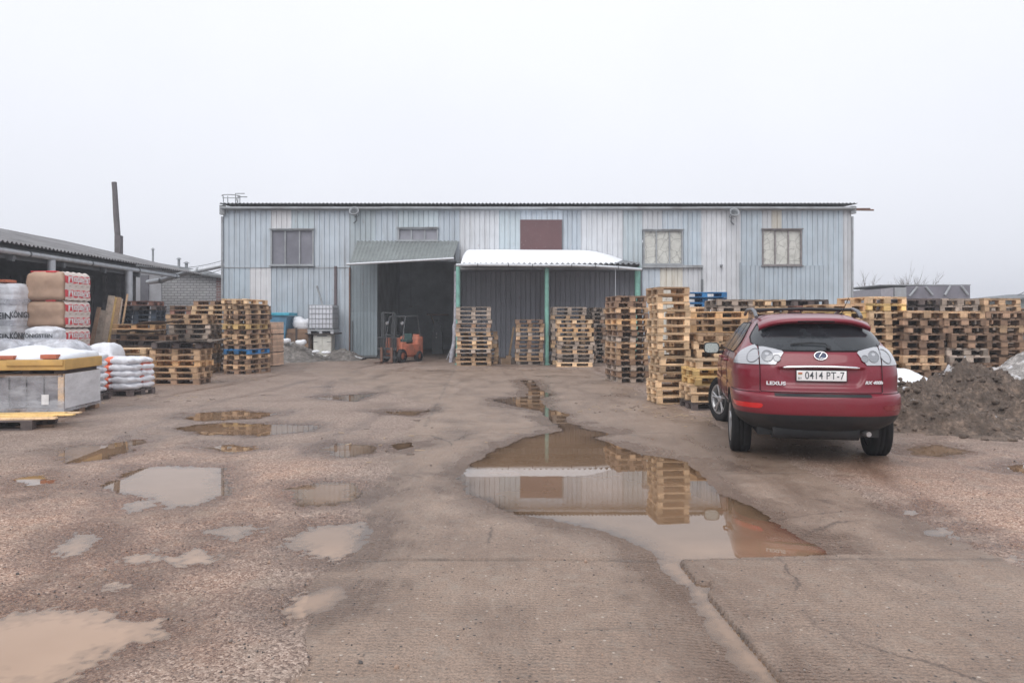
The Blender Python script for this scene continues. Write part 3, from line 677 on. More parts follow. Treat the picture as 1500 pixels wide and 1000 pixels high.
def floodlight(px, py, lab, sx):
    t = thing("floodlight", lab, "floodlight", (WX(px), YW - .05, WZ(py)), group="floodlights under the eave")
    a = MB(); a.cyl((0, 0, .1), (0, -.35, .05), .02); a.tube([(0, -.35, .05), (sx * .15, -.4, .0), (sx * .2, -.38, -.15), (0, -.34, -.2)], .015); a.build("bracket", M_trimd, t)
    s = MB(); s.lathe([(-.12, .04), (-.1, .1), (0, .17), (.1, .2), (.12, .2), (.11, .17), (0, .14)], 20, axis='Z'); s.build("lamp_housing", M_trim, t, loc=(0, -.35, 0), rot=(R(60), 0, 0))
    c = MB(); c.tube([(0, 0, -.05), (.03 * sx, -.05, -.3), (-.08 * sx, -.1, -.42)], .025); c.build("cable_gland", M_trimd, t)
floodlight(522, 313, "floodlight under the eave left of the door canopy", 1); floodlight(1071, 315, "floodlight under the eave between the two right windows", -1)
ca = thing("wall_camera", "tiny surveillance camera on the pale wall between the right windows", "camera", (WX(1056), YW - .02, WZ(389)))
q = MB(); q.box((0, -.05, 0), (.1, .1, .08)); q.build("mount", M_trim, ca); q = MB(); q.cyl((0, -.05, -.03), (-.06, -.22, -.06), .045); q.build("camera_body", M_trimd, ca)
# pole wrapped in rags and a thin prop beside the doorway
wp = MB(); pts = [(0, 0, 0), (.05, .02, .3), (.12, .0, .7), (.16, 0, 1.0), (.15, 0, 1.35), (.17, 0, 1.6), (.18, .02, 3.4)]
wp.tube(pts, [.07, .09, .075, .085, .09, .04, .035], 10)
o = wp.build("wrapped_pole", plain("rag_grey", (.42, .42, .47), .8, var=.4, scale=9), None, loc=(*GP(660, 531), 0)); tag(o, "pale wrapped pole leaning at the right edge of the doorway", "pole")
o = MB().cyl((0, 0, 0), (.42, 0, 1.05), .015).build("thin_prop", M_zinc, None, loc=(*GP(654, 527), 0)); tag(o, "thin grey prop leaning against the wrapped pole by the doorway", "prop")
o = MB().cyl((0, 0, 0), (-.3, 0, 1.0), .04).build("leaning_pipe", M_trim, None, loc=(WX(478), YW - .35, 2.0 - .02)); tag(o, "short grey pipe leaning on the wall above the white tank", "pipe")

# machine standing in the dark hall
mc = thing("workshop_machine", "dim machine with a crossbar standing inside the dark doorway", "machine", (*[(641 - CXP) / FPX * 35.5, 35.5], 0))
q = MB(); q.box((0, 0, 1.15), (.35, .3, .5)); q.box((0, 0, .5), (.5, .5, 1.0)); q.box((-.05, -.05, 1.45), (.2, .25, .3)); q.build("column", M_trimd, mc)
q = MB(); q.box((0, 0, 1.85), (1.0, .12, .08)); q.cyl((-.3, 0, 1.8), (-.15, -.1, 1.4), .04); q.build("crossbar", M_rust, mc)
q = MB(); q.box((-.02, -.3, .95), (.05, .03, .12)); q.box((-.03, -.3, .78), (.06, .03, .08)); q.build("label_plate", M_white, mc)
lp = thing("hall_lamp", "small pale fitting hanging in the dark hall above the forklift", "lamp fitting", ((602 - CXP) / FPX * 36, 36, CAMH + (HORY - 449) / FPX * 36))
q = MB(); q.box((0, 0, 0), (.16, .1, .07)); q.build("housing", M_pale, lp); q = MB(); q.cyl((0, 0, 0), (0, 0, 2.5), .01); q.build("cord", M_trimd, lp)

# ================================================================ LEFT SHED (open front, runs away from the camera)
def SX(lat_, Y): return lat_ - LANE * Y
shd = thing("open_shed", "long dark open fronted shed with corrugated roof along the left side", "shed", (0, 0, 0))
YS0, YS1 = 8.0, 31.0
def along(mb, lat0, z0, lat1, z1, m, Ya=YS0, Yb=YS1, seg=1):        # strip between two lines parallel to the lane
    mb.add([(SX(lat0, Ya), Ya, z0), (SX(lat0, Yb), Yb, z0), (SX(lat1, Yb), Yb, z1), (SX(lat1, Ya), Ya, z1)], [(0, 1, 2, 3)], m)
q = MB(); n = 900; P = []
for s, (la, zz) in ((0, (-11.45, 3.48)), (1, (-14.4, 4.2)), (2, (-17.2, 4.85))):
    P.append([(SX(la, YS0 + (YS1 - YS0) * i / n), YS0 + (YS1 - YS0) * i / n, zz + .028 * math.sin((YS0 + (YS1 - YS0) * i / n) / .18 * 2 * math.pi)) for i in range(n + 1)])
q.grid(P); q.grid([[(a, b2, c - .015) for a, b2, c in r] for r in P], flip=True); q.grid([[(a, b2, c - .015) for a, b2, c in P[0]], P[0]])
along(q, -17.2, 4.85, -20.5, 4.2, 0)
M_slate = plain("slate_sheet", (.17, .165, .17), .8, var=.35, scale=1.5, dirt=(.28, .28, .29))
q.build("roof", M_slate, shd)
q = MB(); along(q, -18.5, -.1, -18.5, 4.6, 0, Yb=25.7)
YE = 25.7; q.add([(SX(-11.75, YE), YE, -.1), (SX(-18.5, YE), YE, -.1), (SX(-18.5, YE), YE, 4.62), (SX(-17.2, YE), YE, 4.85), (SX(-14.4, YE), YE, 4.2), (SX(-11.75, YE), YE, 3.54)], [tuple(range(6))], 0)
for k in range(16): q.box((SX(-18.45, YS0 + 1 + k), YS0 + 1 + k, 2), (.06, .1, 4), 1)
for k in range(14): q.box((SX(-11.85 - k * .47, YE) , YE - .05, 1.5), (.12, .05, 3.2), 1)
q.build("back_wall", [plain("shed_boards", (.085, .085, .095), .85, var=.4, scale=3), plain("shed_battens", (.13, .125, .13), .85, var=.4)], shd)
q = MB(); q.cyl((SX(-11.6, YS0), YS0, 3.27), (SX(-11.6, 28.9), 28.9, 3.27), .075, n=10)
for k in range(7): q.cyl((SX(-11.6, 10.0 + k * 3.1), 10.0 + k * 3.1, 3.27), (SX(-11.6, 10.06 + k * 3.1), 10.06 + k * 3.1, 3.27), .084, n=10, m=1)
q.build("gutter", [M_zinc, M_trimd], shd)
q = MB(); q.add([(SX(-11.75, YS0), YS0, 3.1), (SX(-11.75, 26), 26, 3.1), (SX(-11.75, 26), 26, 3.42), (SX(-11.75, YS0), YS0, 3.42)], [(0, 1, 2, 3)])
for k in range(8): 
    Y = YS0 + 1.5 + k * 2.3; q.box((SX(-14.5, Y), Y, 3.8), (6, .1, .14), 0, rot=(0, R(13.5), 0))
q.build("eave_beam", M_trimd, shd)
for Y, r, mm in ((24.9, .115, M_zinc), (20.4, .1, M_zinc), (15.9, .1, M_zinc)):
    q = MB(); q.cyl((SX(-11.62, Y), Y, -.05), (SX(-11.62, Y), Y, 3.2), r, n=16); q.cyl((SX(-11.62, Y), Y, 1.45), (SX(-11.62, Y), Y, 1.5), r * 1.12, n=16); q.build("post", mm, shd)
# ---------------- things behind the shed roof
M_soot = plain("sooty_steel", (.12, .105, .11), .75, var=.3, scale=4)
c = thing("tall_chimney", "tall thin leaning dark chimney behind the shed roof", "chimney", AT(174, 376, 34), 0)
q = MB(); q.box((0, 0, -1.2), (.26, .26, 4.3)); q.build("base_duct", M_soot, c)
Sx = FPX / 34.; q = MB(); q.tube([(0 - .05, 0, .9), (-.12, 0, 1.9), (-.18, 0, 3.0), (-.21, 0, 3.37)], [.13, .13, .115, .115], 8); q.build("flue", M_soot, c)
for px, py0, py1, rr, lab in ((224, 365, 386, .045, "thin capped flue pipe nearest the tall chimney behind the shed roof"), (262, 379, 400, .06, "middle capped flue pipe on the brick building roof"), (273, 385, 400, .07, "short stout flue pipe beside the red brick end of the roof")):
    Yc = 35.5; bx, by, bz = AT(px, py1, Yc); ht = (py1 - py0) / FPX * Yc
    c = thing("flue_pipe", lab, "flue pipe", (bx, by, bz)); q = MB(); q.cyl((0, 0, -.6), (0, 0, ht), rr); q.build("pipe", M_trim, c)
    q = MB(); q.cyl((0, 0, ht - .02), (0, 0, ht + .07), rr * 2.2, rr * .5); q.build("rain_cap", M_trim, c)
# brick building
def brick_mat(name, c1, c2, mort, sc=1.0):
    m, nt, b = new_mat(name); v = coords(nt, 'Object'); mp = NN(nt, "ShaderNodeMapping"); mp.inputs['Rotation'].default_value = (R(-90), 0, 0); nt.links.new(v, mp.inputs[0])
    bk = NN(nt, "ShaderNodeTexBrick"); bk.inputs['Color1'].default_value = sock(c1); bk.inputs['Color2'].default_value = sock(c2); bk.inputs['Mortar'].default_value = sock(mort)
    bk.inputs['Scale'].default_value = 1; bk.inputs['Brick Width'].default_value = .28; bk.inputs['Row Height'].default_value = .115; bk.inputs['Mortar Size'].default_value = .018
    nt.links.new(mp.outputs[0], bk.inputs['Vector']); f = noise(nt, v, 2, 5)
    nt.links.new(mixc(nt, ramp(nt, f, [(.4, 0.), (.7, .35)]), bk.outputs[0], (.3, .3, .31)), b.inputs['Base Color']); b.inputs['Roughness'].default_value = .85; return m
YB = 33.0; SBx = FPX / YB; BX = lambda px: (px - CXP) / SBx; BZ = lambda py: CAMH + (HORY - py) / SBx
bb = thing("brick_building", "low pale brick outbuilding with dark sloping roof behind the pallets", "building", (0, YB, 0))
def slab_poly(mb, pts, y0, y1, m=0):
    n = len(pts); mb.add([(a, y0, b2) for a, b2 in pts] + [(a, y1, b2) for a, b2 in pts], [tuple(range(n)), tuple(range(2 * n - 1, n - 1, -1))] + [(i, n + i, n + (i + 1) % n, (i + 1) % n) for i in range(n)], m)
q = MB(); slab_poly(q, [(BX(237), -.1), (BX(317), -.1), (BX(317), BZ(406)), (BX(237), BZ(394))], 0, 5); q.build("brick_wall", brick_mat("pale_brick", (.50, .50, .51), (.42, .42, .44), (.22, .22, .23)), bb)
q = MB(); slab_poly(q, [(BX(317), -.1), (BX(327.5), -.1), (BX(327.5), BZ(408)), (BX(317), BZ(406.5))], -.02, 5); q.build("red_brick_pier", brick_mat("red_brick", (.28, .13, .12), (.20, .10, .10), (.33, .30, .30)), bb)
q = MB(); slab_poly(q, [(BX(180), -.1), (BX(237), -.1), (BX(237), BZ(394)), (BX(180), BZ(390))], -.04, 5); q.build("rendered_wall", plain("render_pale", (.55, .56, .60), .8, scale=1.5, dirt=(.36, .36, .38)), bb)
q = MB(); slab_poly(q, [(BX(207), BZ(441)), (BX(219), BZ(441)), (BX(219), BZ(403)), (BX(207), BZ(403))], -.09, 0); q.build("window_shutter", plain("shutter_grey", (.20, .20, .23), .6), bb)
q = MB(); slab_poly(q, [(BX(175), BZ(388)), (BX(238), BZ(393.5)), (BX(329), BZ(408)), (BX(329), BZ(404.5)), (BX(285), BZ(400)), (BX(238), BZ(386)), (BX(175), BZ(378))], -.35, 5.2); q.build("roof", M_roof, bb)
dct = thing("exhaust_duct", "fat grey duct rising from the brick building to the warehouse corner", "duct", (0, 0, 0))
q = MB(); pts = [AT(217, 413, 32.2), AT(236, 411, 31.4), AT(258, 404, 31.2), AT(290, 396, 31.1), AT(330, 388, 31.1)]; q.tube(pts, .105, 14); q.build("duct_pipe", M_zinc, dct)
q = MB()
for k in (1, 2, 3): p = Vector(pts[k]); d = (Vector(pts[k + 1]) - p).normalized() * .04; q.cyl(p - d, p + d, .125)
q.build("duct_collar", M_trim, dct)
def wire(name, lab, pts, r=.012):
    P = []
    for a, b2 in zip(pts[:-1], pts[1:]):
        a, b2 = Vector(a), Vector(b2)
        for k in range(12): s = k / 12; p = a.lerp(b2, s); p.z -= .25 * 4 * s * (1 - s) * (b2 - a).length * .08; P.append(p)
    P.append(Vector(pts[-1])); o = MB().tube(P, r, 5).build(name, M_trimd); tag(o, lab, "cable"); return o
wire("overhead_cable", "thin cable sagging from the shed roof to the warehouse corner", [AT(240, 392, 31), AT(282, 391, 31.5), AT(328, 381, 31)])
wire("hanging_cable", "thin slack cable looping under the grey duct", [AT(285, 405, 32), AT(326, 394, 31)])
wire("power_line", "upper power line sagging off past the right edge", [AT(1452, 438, 40), AT(1520, 416, 30)], .015)
wire("power_line", "lower power line sagging off past the right edge", [AT(1462, 441, 40), AT(1520, 422, 30)], .015)
# ---------------- far right background
YF = 46.; FX = lambda px: (px - CXP) / FPX * YF; FZ = lambda py: CAMH + (HORY - py) / FPX * YF
fb = thing("storage_hall", "low dark storage hall with pale diagonal braces beyond the pallet wall", "building", (0, YF, 0))
q = MB(); slab_poly(q, [(FX(1327), -.1), (FX(1421), -.1), (FX(1421), FZ(418)), (FX(1327), FZ(419))], 0, 6); q.build("wall", plain("dark_sheet", (.17, .16, .19), .8, var=.3, scale=.8), fb)
q = MB(); slab_poly(q, [(FX(1291), -.1), (FX(1309), -.1), (FX(1309), FZ(421)), (FX(1291), FZ(423))], .02, 6); q.build("end_wall", plain("dark_sheet_pale", (.3, .29, .32), .8), fb)
q = MB(); slab_poly(q, [(FX(1310), -.1), (FX(1327), -.1), (FX(1327), FZ(421)), (FX(1310), FZ(421))], -.05, 6); q.build("pale_panel", M_pale, fb)
q = MB()
for a, b2, c2, d2 in ((1331, 434, 1343, 420), (1355, 420, 1365, 432), (1383, 432, 1391, 419), (1407, 419, 1417, 432)): q.cyl((FX(a), -.08, FZ(b2)), (FX(c2), -.08, FZ(d2)), .07)
q.box(((FX(1291) + FX(1422)) / 2, 3, FZ(418) + .03), (FX(1422) - FX(1291), 6, .06)); q.build("brace", M_trim, fb)
g2 = thing("metal_garage", "grey metal garage with sloping roof at the far right edge", "garage", (0, 30, 0))
GX = lambda px: (px - CXP) / FPX * 30; GZ = lambda py: CAMH + (HORY - py) / FPX * 30
q = MB(); slab_poly(q, [(GX(1452), -.1), (GX(1600), -.1), (GX(1600), GZ(428)), (GX(1452), GZ(443))], 0, 5); q.build("wall", plain("garage_grey", (.26, .29, .28), .7, var=.2, scale=1), g2)
q = MB(); slab_poly(q, [(GX(1450), GZ(442.5)), (GX(1602), GZ(427.5)), (GX(1602), GZ(425)), (GX(1450), GZ(440.5))], -.25, 5.2); q.build("roof", M_roof, g2)
# bare bushes beyond
def bare_bush(px, py, Y, hh, lab, seed):
    r = random.Random(seed); t = thing("bare_bush", lab, "bush", (*[(px - CXP) / FPX * Y, Y], 0)); q = MB()
    def br(p, d, L, rad, dep):
        e = p + d * L; q.cyl(p, e, rad, rad * .6, 5, cap=False)
        if dep:
            for _ in range(3): br(p.lerp(e, r.uniform(.5, 1)), (d + Vector((r.uniform(-.7, .7), r.uniform(-.5, .5), r.uniform(-.1, .5)))).normalized(), L * r.uniform(.5, .8), rad * .55, dep - 1)
    top = CAMH + (HORY - py) / FPX * Y
    for _ in range(4): br(Vector((r.uniform(-.6, .6), 0, 0)), Vector((r.uniform(-.3, .3), r.uniform(-.2, .2), 1)).normalized(), top * hh, .05, 4)
    q.build("branches", plain("twig", (.16, .13, .12), .9), t)
bare_bush(1330, 405, 52, .5, "leafless twiggy bush rising behind the dark storage hall", 3); bare_bush(1260, 418, 56, .5, "leafless bush just right of the warehouse corner", 8)
# ================================================================ PALLETS
def wood(name, c, dark=.5, sat=.15):
    m, nt, b = new_mat(name)
    oi = NN(nt, "ShaderNodeObjectInfo"); v = coords(nt, 'Object', (1, 1, 1))
    ad = NN(nt, "ShaderNodeVectorMath", operation='ADD'); nt.links.new(v, ad.inputs[0])
    sc = NN(nt, "ShaderNodeVectorMath", operation='SCALE'); sc.inputs['Scale'].default_value = 40
    cx = NN(nt, "ShaderNodeCombineXYZ"); nt.links.new(oi.outputs['Random'], cx.inputs[0]); nt.links.new(cx.outputs[0], sc.inputs[0]); nt.links.new(sc.outputs[0], ad.inputs[1])
    f = noise(nt, ad.outputs[0], 3.5, 5, .7); g = noise(nt, ad.outputs[0], 30, 3, .6)
    tn = attr(nt, "tint")
    col = ramp(nt, f, [(.28, [x * dark for x in c]), (.5, c), (.75, [min(1, x * 1.25) for x in c])])
    tv = math_(nt, 'ADD', math_(nt, 'MULTIPLY', tn, 1.2), .4)
    tv = math_(nt, 'MULTIPLY', tv, math_(nt, 'ADD', math_(nt, 'MULTIPLY', oi.outputs['Random'], .55), .7))
    cc = NN(nt, "ShaderNodeCombineColor"); [nt.links.new(tv, cc.inputs[i]) for i in range(3)]
    col = mixc(nt, 1.0, col, cc.outputs[0], 'MULTIPLY')
    col = mixc(nt, ramp(nt, g, [(.45, 0.), (.7, .3)]), col, [x * .4 for x in c])
    nt.links.new(col, b.inputs['Base Color']); b.inputs['Roughness'].default_value = .8
    bump(nt, b, g, .3, .004); return m
W = {"pale": wood("wood_fresh", (.66, .46, .28), .6), "tan": wood("wood_tan", (.50, .33, .20), .4), "brown": wood("wood_brown", (.28, .175, .115), .4),
     "grey": wood("wood_grey", (.38, .305, .25), .4), "orange": wood("wood_orange", (.62, .38, .19), .5), "dark": wood("wood_dark", (.12, .095, .09), .5),
     "blue": wood("wood_blue_paint", (.03, .15, .34), .6), "navy": wood("wood_navy", (.065, .085, .12), .5), "red": wood("wood_reddish", (.27, .13, .10), .5),
     "yellow": wood("wood_yellow", (.68, .46, .19), .65)}
NAMES = {"pale": "fresh pale", "tan": "tan", "brown": "weathered brown", "grey": "grey weathered", "orange": "orange", "dark": "dark", "blue": "blue painted", "navy": "dark navy", "red": "reddish brown", "yellow": "yellow"}
def pallet_meshes(seed, L=1.2, D=.8, half=False):
    r = random.Random(seed); t = lambda: .5 + r.uniform(-.36, .30)
    top = MB(); skids = []; j = lambda a: r.uniform(-a, a)
    ws = [.145, .1, .145, .1, .145]; gap = (D - sum(ws)) / 4; yy = -D / 2
    for wd in ws:
        top.box((j(.006), yy + wd / 2 + j(.004), .133 + j(.002)), (L + j(.012), wd - .004, .021), 0, rot=(j(.01), j(.004), j(.008)), t=t()); yy += wd + gap
    xs = (-L / 2 + .0725, 0, L / 2 - .0725) if not half else (-L / 2 + .05, L / 2 - .05)
    bw = .145 if not half else .1
    for xx in xs: top.box((xx, 0, .1115), (bw, D - .006, .022), 0, t=t())
    for yb in (-D / 2 + .05, 0, D / 2 - .05):
        sk = MB()
        for xx in xs: sk.box((xx + j(.006), yb + j(.005), .0605), (bw - .003, .098 if yb else .14, .079), 0, t=t() + .12, rot=(0, 0, j(.03)))
        sk.box((j(.004), yb, .0115), (L + j(.01), .098 if yb else .14, .021), 0, t=t(), rot=(0, 0, j(.006))); skids.append(sk)
    return [top] + skids
PNAMES = ("top_deck", "skid", "skid", "skid")
PM = {}
def pallet_mesh(kind, col, var):
    key = (kind, col, var)
    if key not in PM:
        L, D, hf = {"E": (1.2, .8, False), "H": (.6, .8, True), "N": (.98, .8, False)}[kind]
        mbs = pallet_meshes({"E": 1, "H": 2, "N": 3}[kind] * 100 + var * 7, L, D, hf)
        PM[key] = ([mb.mesh(nm, W[col]) for mb, nm in zip(mbs, PNAMES)], mbs)
    return PM[key]
ORD = ["topmost", "second", "third", "fourth", "fifth", "sixth", "seventh", "eighth", "ninth", "tenth", "eleventh", "twelfth", "thirteenth", "fourteenth", "fifteenth", "sixteenth"]
N_PAL = 0; HIDDEN = MB(); HM = list(W.keys())
def stack(desc, X, Y, rz, n, cols, kind="E", face="L", vis=None, jit=.026, tilt=0., over={}, z0=.012, seed=0):
    """n pallets; face 'L' = long side to the camera, 'S' = short side; the lowest ones nobody sees go into one mesh"""
    global N_PAL
    r = random.Random(seed * 31 + int((X + 50) * 100)); z = z0; vis = n if vis is None else vis
    base = R(rz) + (math.pi / 2 if face == "S" else 0); drx = dry = 0
    for i in range(n):
        lev = n - 1 - i; col = over.get(i, r.choice(cols)); var = r.randrange(5)
        rr = base + R(r.gauss(0, 1.5)); px_ = X + r.gauss(0, jit) + drx; py_ = Y + r.gauss(0, jit) + dry
        drx += r.gauss(0, jit * .35); dry += r.gauss(0, jit * .35); drx *= .9; dry *= .9
        if r.random() < .5: rr += math.pi
        rx, ry = tilt * (i / n) + R(r.gauss(0, .25)), R(r.gauss(0, .25)) + (r.gauss(0, .3) * .006)
        T = pallet_mesh(kind, col, var)
        if lev >= vis:
            M = Matrix.Translation((px_, py_, z)) @ Euler((0, 0, rr)).to_matrix().to_4x4()
            for mb in T[1]: HIDDEN.add([tuple(M @ Vector(v)) for v in mb.v], mb.f, HM.index(col), .5); HIDDEN.t[-len(mb.f):] = mb.t
        else:
            lab = f"{NAMES[col]} pallet, {ORD[lev]} from top of {desc}" if lev else f"{NAMES[col]} pallet on top of {desc}"
            if len(lab.split()) > 16: print("LONG", lab)
            o = thing("pallet", lab, "pallet", (px_, py_, z), 0, "wooden pallets stacked in the yard", rot=(rx, ry, rr))
            for nm, me in zip(PNAMES, T[0]): mobj(nm, me, o)
            N_PAL += 1
        z += .1445
    return z
PT = ["pale", "tan", "tan", "grey"]; BRN = ["brown", "brown", "grey", "tan"]; MIX = ["tan", "grey", "brown", "pale", "tan"]
ORG = ["orange", "tan", "pale", "brown"]; DRK = ["dark", "brown", "dark", "red"]
# left yard
stack("low tan stack right of striped bags", -8.17, 18.5, 0, 7, ["tan", "tan", "brown"], over={6: "dark", 0: "brown", 3: "orange"}, seed=1)
stack("pale pile behind the orange striped bags", -9.55, 18.7, 2, 6, ["pale"], vis=2, seed=2)
stack("the stack under the taller one, left of centre", -9.39, 22.2, 0, 12, PT, seed=3) if False else stack("pale stack left of the blue banded one", -9.39, 22.3, 0, 12, PT, seed=3)
stack("stack peeping over that beside brick pier", -9.35, 23.6, 0, 15, ["pale", "brown", "tan"], vis=4, over={14: "brown", 13: "pale", 12: "pale"}, seed=4)
stack("tall left stack with one blue pallet", -7.8, 22.2, -11, 15, ["tan", "brown", "brown", "tan", "grey"], face="S", over={4: "blue", 9: "yellow", 3: "tan", 14: "pale"}, seed=5)
stack("dark stack beside the shed post", -11.85, 24.0, 3, 15, ["navy", "dark", "navy", "red"], vis=6, seed=6)
stack("orange topped pile by shed post", -11.0, 22.2, 0, 10, ["brown", "dark"], vis=3, over={9: "orange", 8: "tan"}, seed=7)
stack("reddish stack between dark and pale stacks", -10.35, 24.4, 0, 14, ["red", "brown", "dark"], vis=6, over={13: "brown", 11: "tan"}, seed=8)
stack("sheet covered pile behind low tan stack", -9.95, 20.6, -3, 8, ["dark", "brown"], vis=4, seed=9)
stack("hidden filler stack", -8.3, 23.95, 0, 14, ["brown", "dark"], face="S", vis=0, seed=41)
# middle, in front of the canopy
stack("stack beside the forklift doorway", -1.31, 26.2, 1, 14, ["grey", "grey", "brown", "tan"], over={4: "pale", 5: "pale"}, seed=10)
stack("short stack behind the doorway stack", -1.1, 27.1, 0, 8, PT, vis=4, seed=11)
stack("short stack left of middle green post", .62, 26.6, 0, 11, ["grey", "brown", "tan", "brown"], kind="N", over={0: "grey", 1: "tan"}, seed=12)
stack("front stack right of middle green post", 2.12, 25.6, -1, 11, ["tan", "grey", "grey", "pale"], over={10: "pale", 9: "pale", 8: "orange"}, seed=13)
stack("stack behind that right of middle post", 1.98, 26.9, 3, 14, ["pale", "grey", "tan"], vis=6, over={13: "grey"}, seed=14)
stack("far stack under canopy's right end", 3.3, 28.2, 8, 14, ["grey", "grey", "brown"], face="S", vis=14, seed=15)
# right side
stack("brown stack left of tall fresh stack", 2.93, 19.3, 7, 15, ["brown", "grey", "brown", "tan"], face="S", seed=16, over={14: "brown", 10: "orange"})
stack("tall fresh stack nearest the lane", 2.97, 14.28, 4, 15, ["pale"], kind="H", seed=17, jit=.016, over={14: "tan"})
stack("low stack beside the car's wheel", 3.38, 13.25, 4, 6, ["pale", "pale", "yellow"], kind="H", seed=18, over={0: "dark"})
stack("stack directly behind the car mirror", 3.8, 14.5, 2, 9, ["pale", "tan"], kind="E", face="S", vis=6, seed=19)
stack("orange stack above the car mirror", 4.3, 16.0, -2, 12, ["orange", "orange", "tan", "pale"], vis=7, seed=20)
stack("brown stack left below blue pallets", 4.4, 18.9, 0, 13, ORG, face="S", vis=4, seed=21)
stack("stack crowned with blue pallets", 5.2, 20.6, 2, 16, ["brown", "tan"], vis=4, over={15: "blue", 14: "blue", 13: "blue"}, seed=22)
stack("stack above car roof's left end", 5.0, 17.5, 2, 14, ["grey", "tan", "brown"], vis=4, face="S", over={13: "grey", 12: "grey"}, seed=23)
stack("tan stack above car roof's middle", 5.86, 17.6, 0, 14, ["tan", "brown", "pale"], vis=3, face="S", seed=24)
stack("dark stack above car roof's middle", 6.75, 17.6, 0, 14, ["dark", "dark", "red"], vis=3, face="S", seed=25)
stack("fresh stack above car roof's right end", 6.72, 15.6, 4, 13, ["pale", "orange", "tan"], vis=5, face="S", over={12: "tan", 11: "yellow"}, seed=26)
stack("fresh stack touching car's right light", 7.45, 15.5, 5, 14, ["pale", "tan", "yellow", "tan"], vis=11, face="S", seed=27, over={12: "yellow"})
stack("leftmost stack behind the dirt mound", 8.04, 15.2, 0, 12, ["brown", "tan", "brown"], face="S", vis=11, seed=28)
stack("second stack behind the dirt mound", 8.87, 15.2, 0, 12, ["brown", "tan", "grey"], face="S", vis=11, seed=29)
stack("third stack behind the dirt mound", 9.7, 15.4, 0, 12, ["tan", "brown", "brown"], face="S", vis=8, seed=30)
stack("left rear stack of pallet wall", 8.9, 16.9, 1, 14, ["dark", "brown", "grey"], face="S", vis=4, seed=31)
stack("middle rear stack of pallet wall", 9.75, 16.9, 0, 14, ["brown", "grey"], face="S", vis=4, seed=32)
stack("right rear stack of pallet wall", 10.62, 16.9, 0, 14, ["tan", "brown"], face="S", vis=4, seed=33)
stack("distant dark stack at right edge", 13.6, 20.6, 0, 13, ["dark", "brown"], vis=5, seed=34)
stack("rearmost stack right of pallet wall", 11.9, 18.9, 0, 13, ["grey", "brown"], vis=3, seed=35)
tag(HIDDEN.build("stacked_pallets", [W[k] for k in HM]), "lower pallets of the rear stacks, mostly hidden behind other stacks", "pallets", kind="stuff")
print("PALLETS", N_PAL)
def sheet(name, lab, c, d, rot, m, bend=.03):
    q = MB(); n = 10; P = []
    for j in range(3):
        P.append([(-d[0] / 2 + d[0] * i / n, -d[1] / 2 + d[1] * j / 2, bend * math.sin(i / n * 5 + j)) for i in range(n + 1)])
    q.grid(P); q.grid([[(a, b2, z - d[2]) for a, b2, z in r] for r in P], flip=True)
    q.grid([[(a, b2, z - d[2]) for a, b2, z in P[0]], P[0]]); q.grid([P[2], [(a, b2, z - d[2]) for a, b2, z in P[2]]])
    for k in (0, -1): q.grid([[P[j][k] for j in range(3)], [(P[j][k][0], P[j][k][1], P[j][k][2] - d[2]) for j in range(3)]])
    return tag(q.build(name, m, None, loc=c, rot=rot), lab, "board")
sheet("plywood_sheet", "thin grey plywood sheet resting on the low tan stack", (-7.85, 18.4, 1.07), (1.5, 1.0, .012), (0, R(-3), R(4)), W["grey"])
sheet("plywood_sheet", "warped snow dusted plywood sheet on the pile by the shed post", (-9.9, 20.3, 1.30), (1.3, .8, .012), (0, R(-6), 0), W["grey"], .05)
sheet("plywood_sheet", "warped brown sheet sagging over the orange topped pile", (-10.0, 21.2, 1.52), (1.3, .8, .02), (0, R(-9), R(10)), W["brown"], .05)
# planks leaning in the shed mouth
for k, (px, wd, ln, a, m_, lab) in enumerate(((140, .12, 2.0, .16, "brown", "dark narrow plank leaning furthest left in the shed mouth"), (149, .2, 1.9, .14, "grey", "short dark grey plank leaning beside the bag stack"),
      (158, .2, 2.35, .12, "grey", "wide grey plank leaning third from the bag stack"), (163, .1, 2.3, .12, "yellow", "slim yellow batten leaning between grey planks"), (167, .22, 2.3, .11, "tan", "widest pale plank leaning in the shed mouth"),
      (172, .14, 2.25, .1, "grey", "pale grey plank leaning right of the widest plank"), (178, .05, 2.4, .12, "tan", "thin batten leaning furthest right, next to the shed post"))):
    X = (px - CXP) / FPX * 22.8; o = MB().bbox((0, 0, ln / 2), (wd, .035, ln), .006, t=.6).build("leaning_plank", W[m_], None, loc=(X - .25, 22.7 + k * .03, .0), rot=(R(-5), a, 0)); tag(o, lab, "plank", "planks leaning in the shed mouth")
for k, (px, py, dx, ln, lab) in enumerate(((744, 533, .16, 1.35, "pale plank leaning on the left of the short middle stack"), (812, 534, -.02, 1.3, "thin plank standing upright left of the pale stack"))):
    X, Y = GP(px, py); o = MB().bbox((0, 0, ln / 2), (.07, .03, ln), .005).build("prop_plank", W["grey" if k else "pale"], None, loc=(X, Y, 0), rot=(0, dx, 0)); tag(o, lab, "plank")
o = MB().box((0, 0, .12), (.35, .25, .2), 0).box((.1, .02, .27), (.2, .2, .1), 0).build("wood_offcuts", W["tan"], None, loc=(*GP(741, 534), 0)); tag(o, "small heap of wood offcuts at the foot of the leaning plank", "wood scraps")
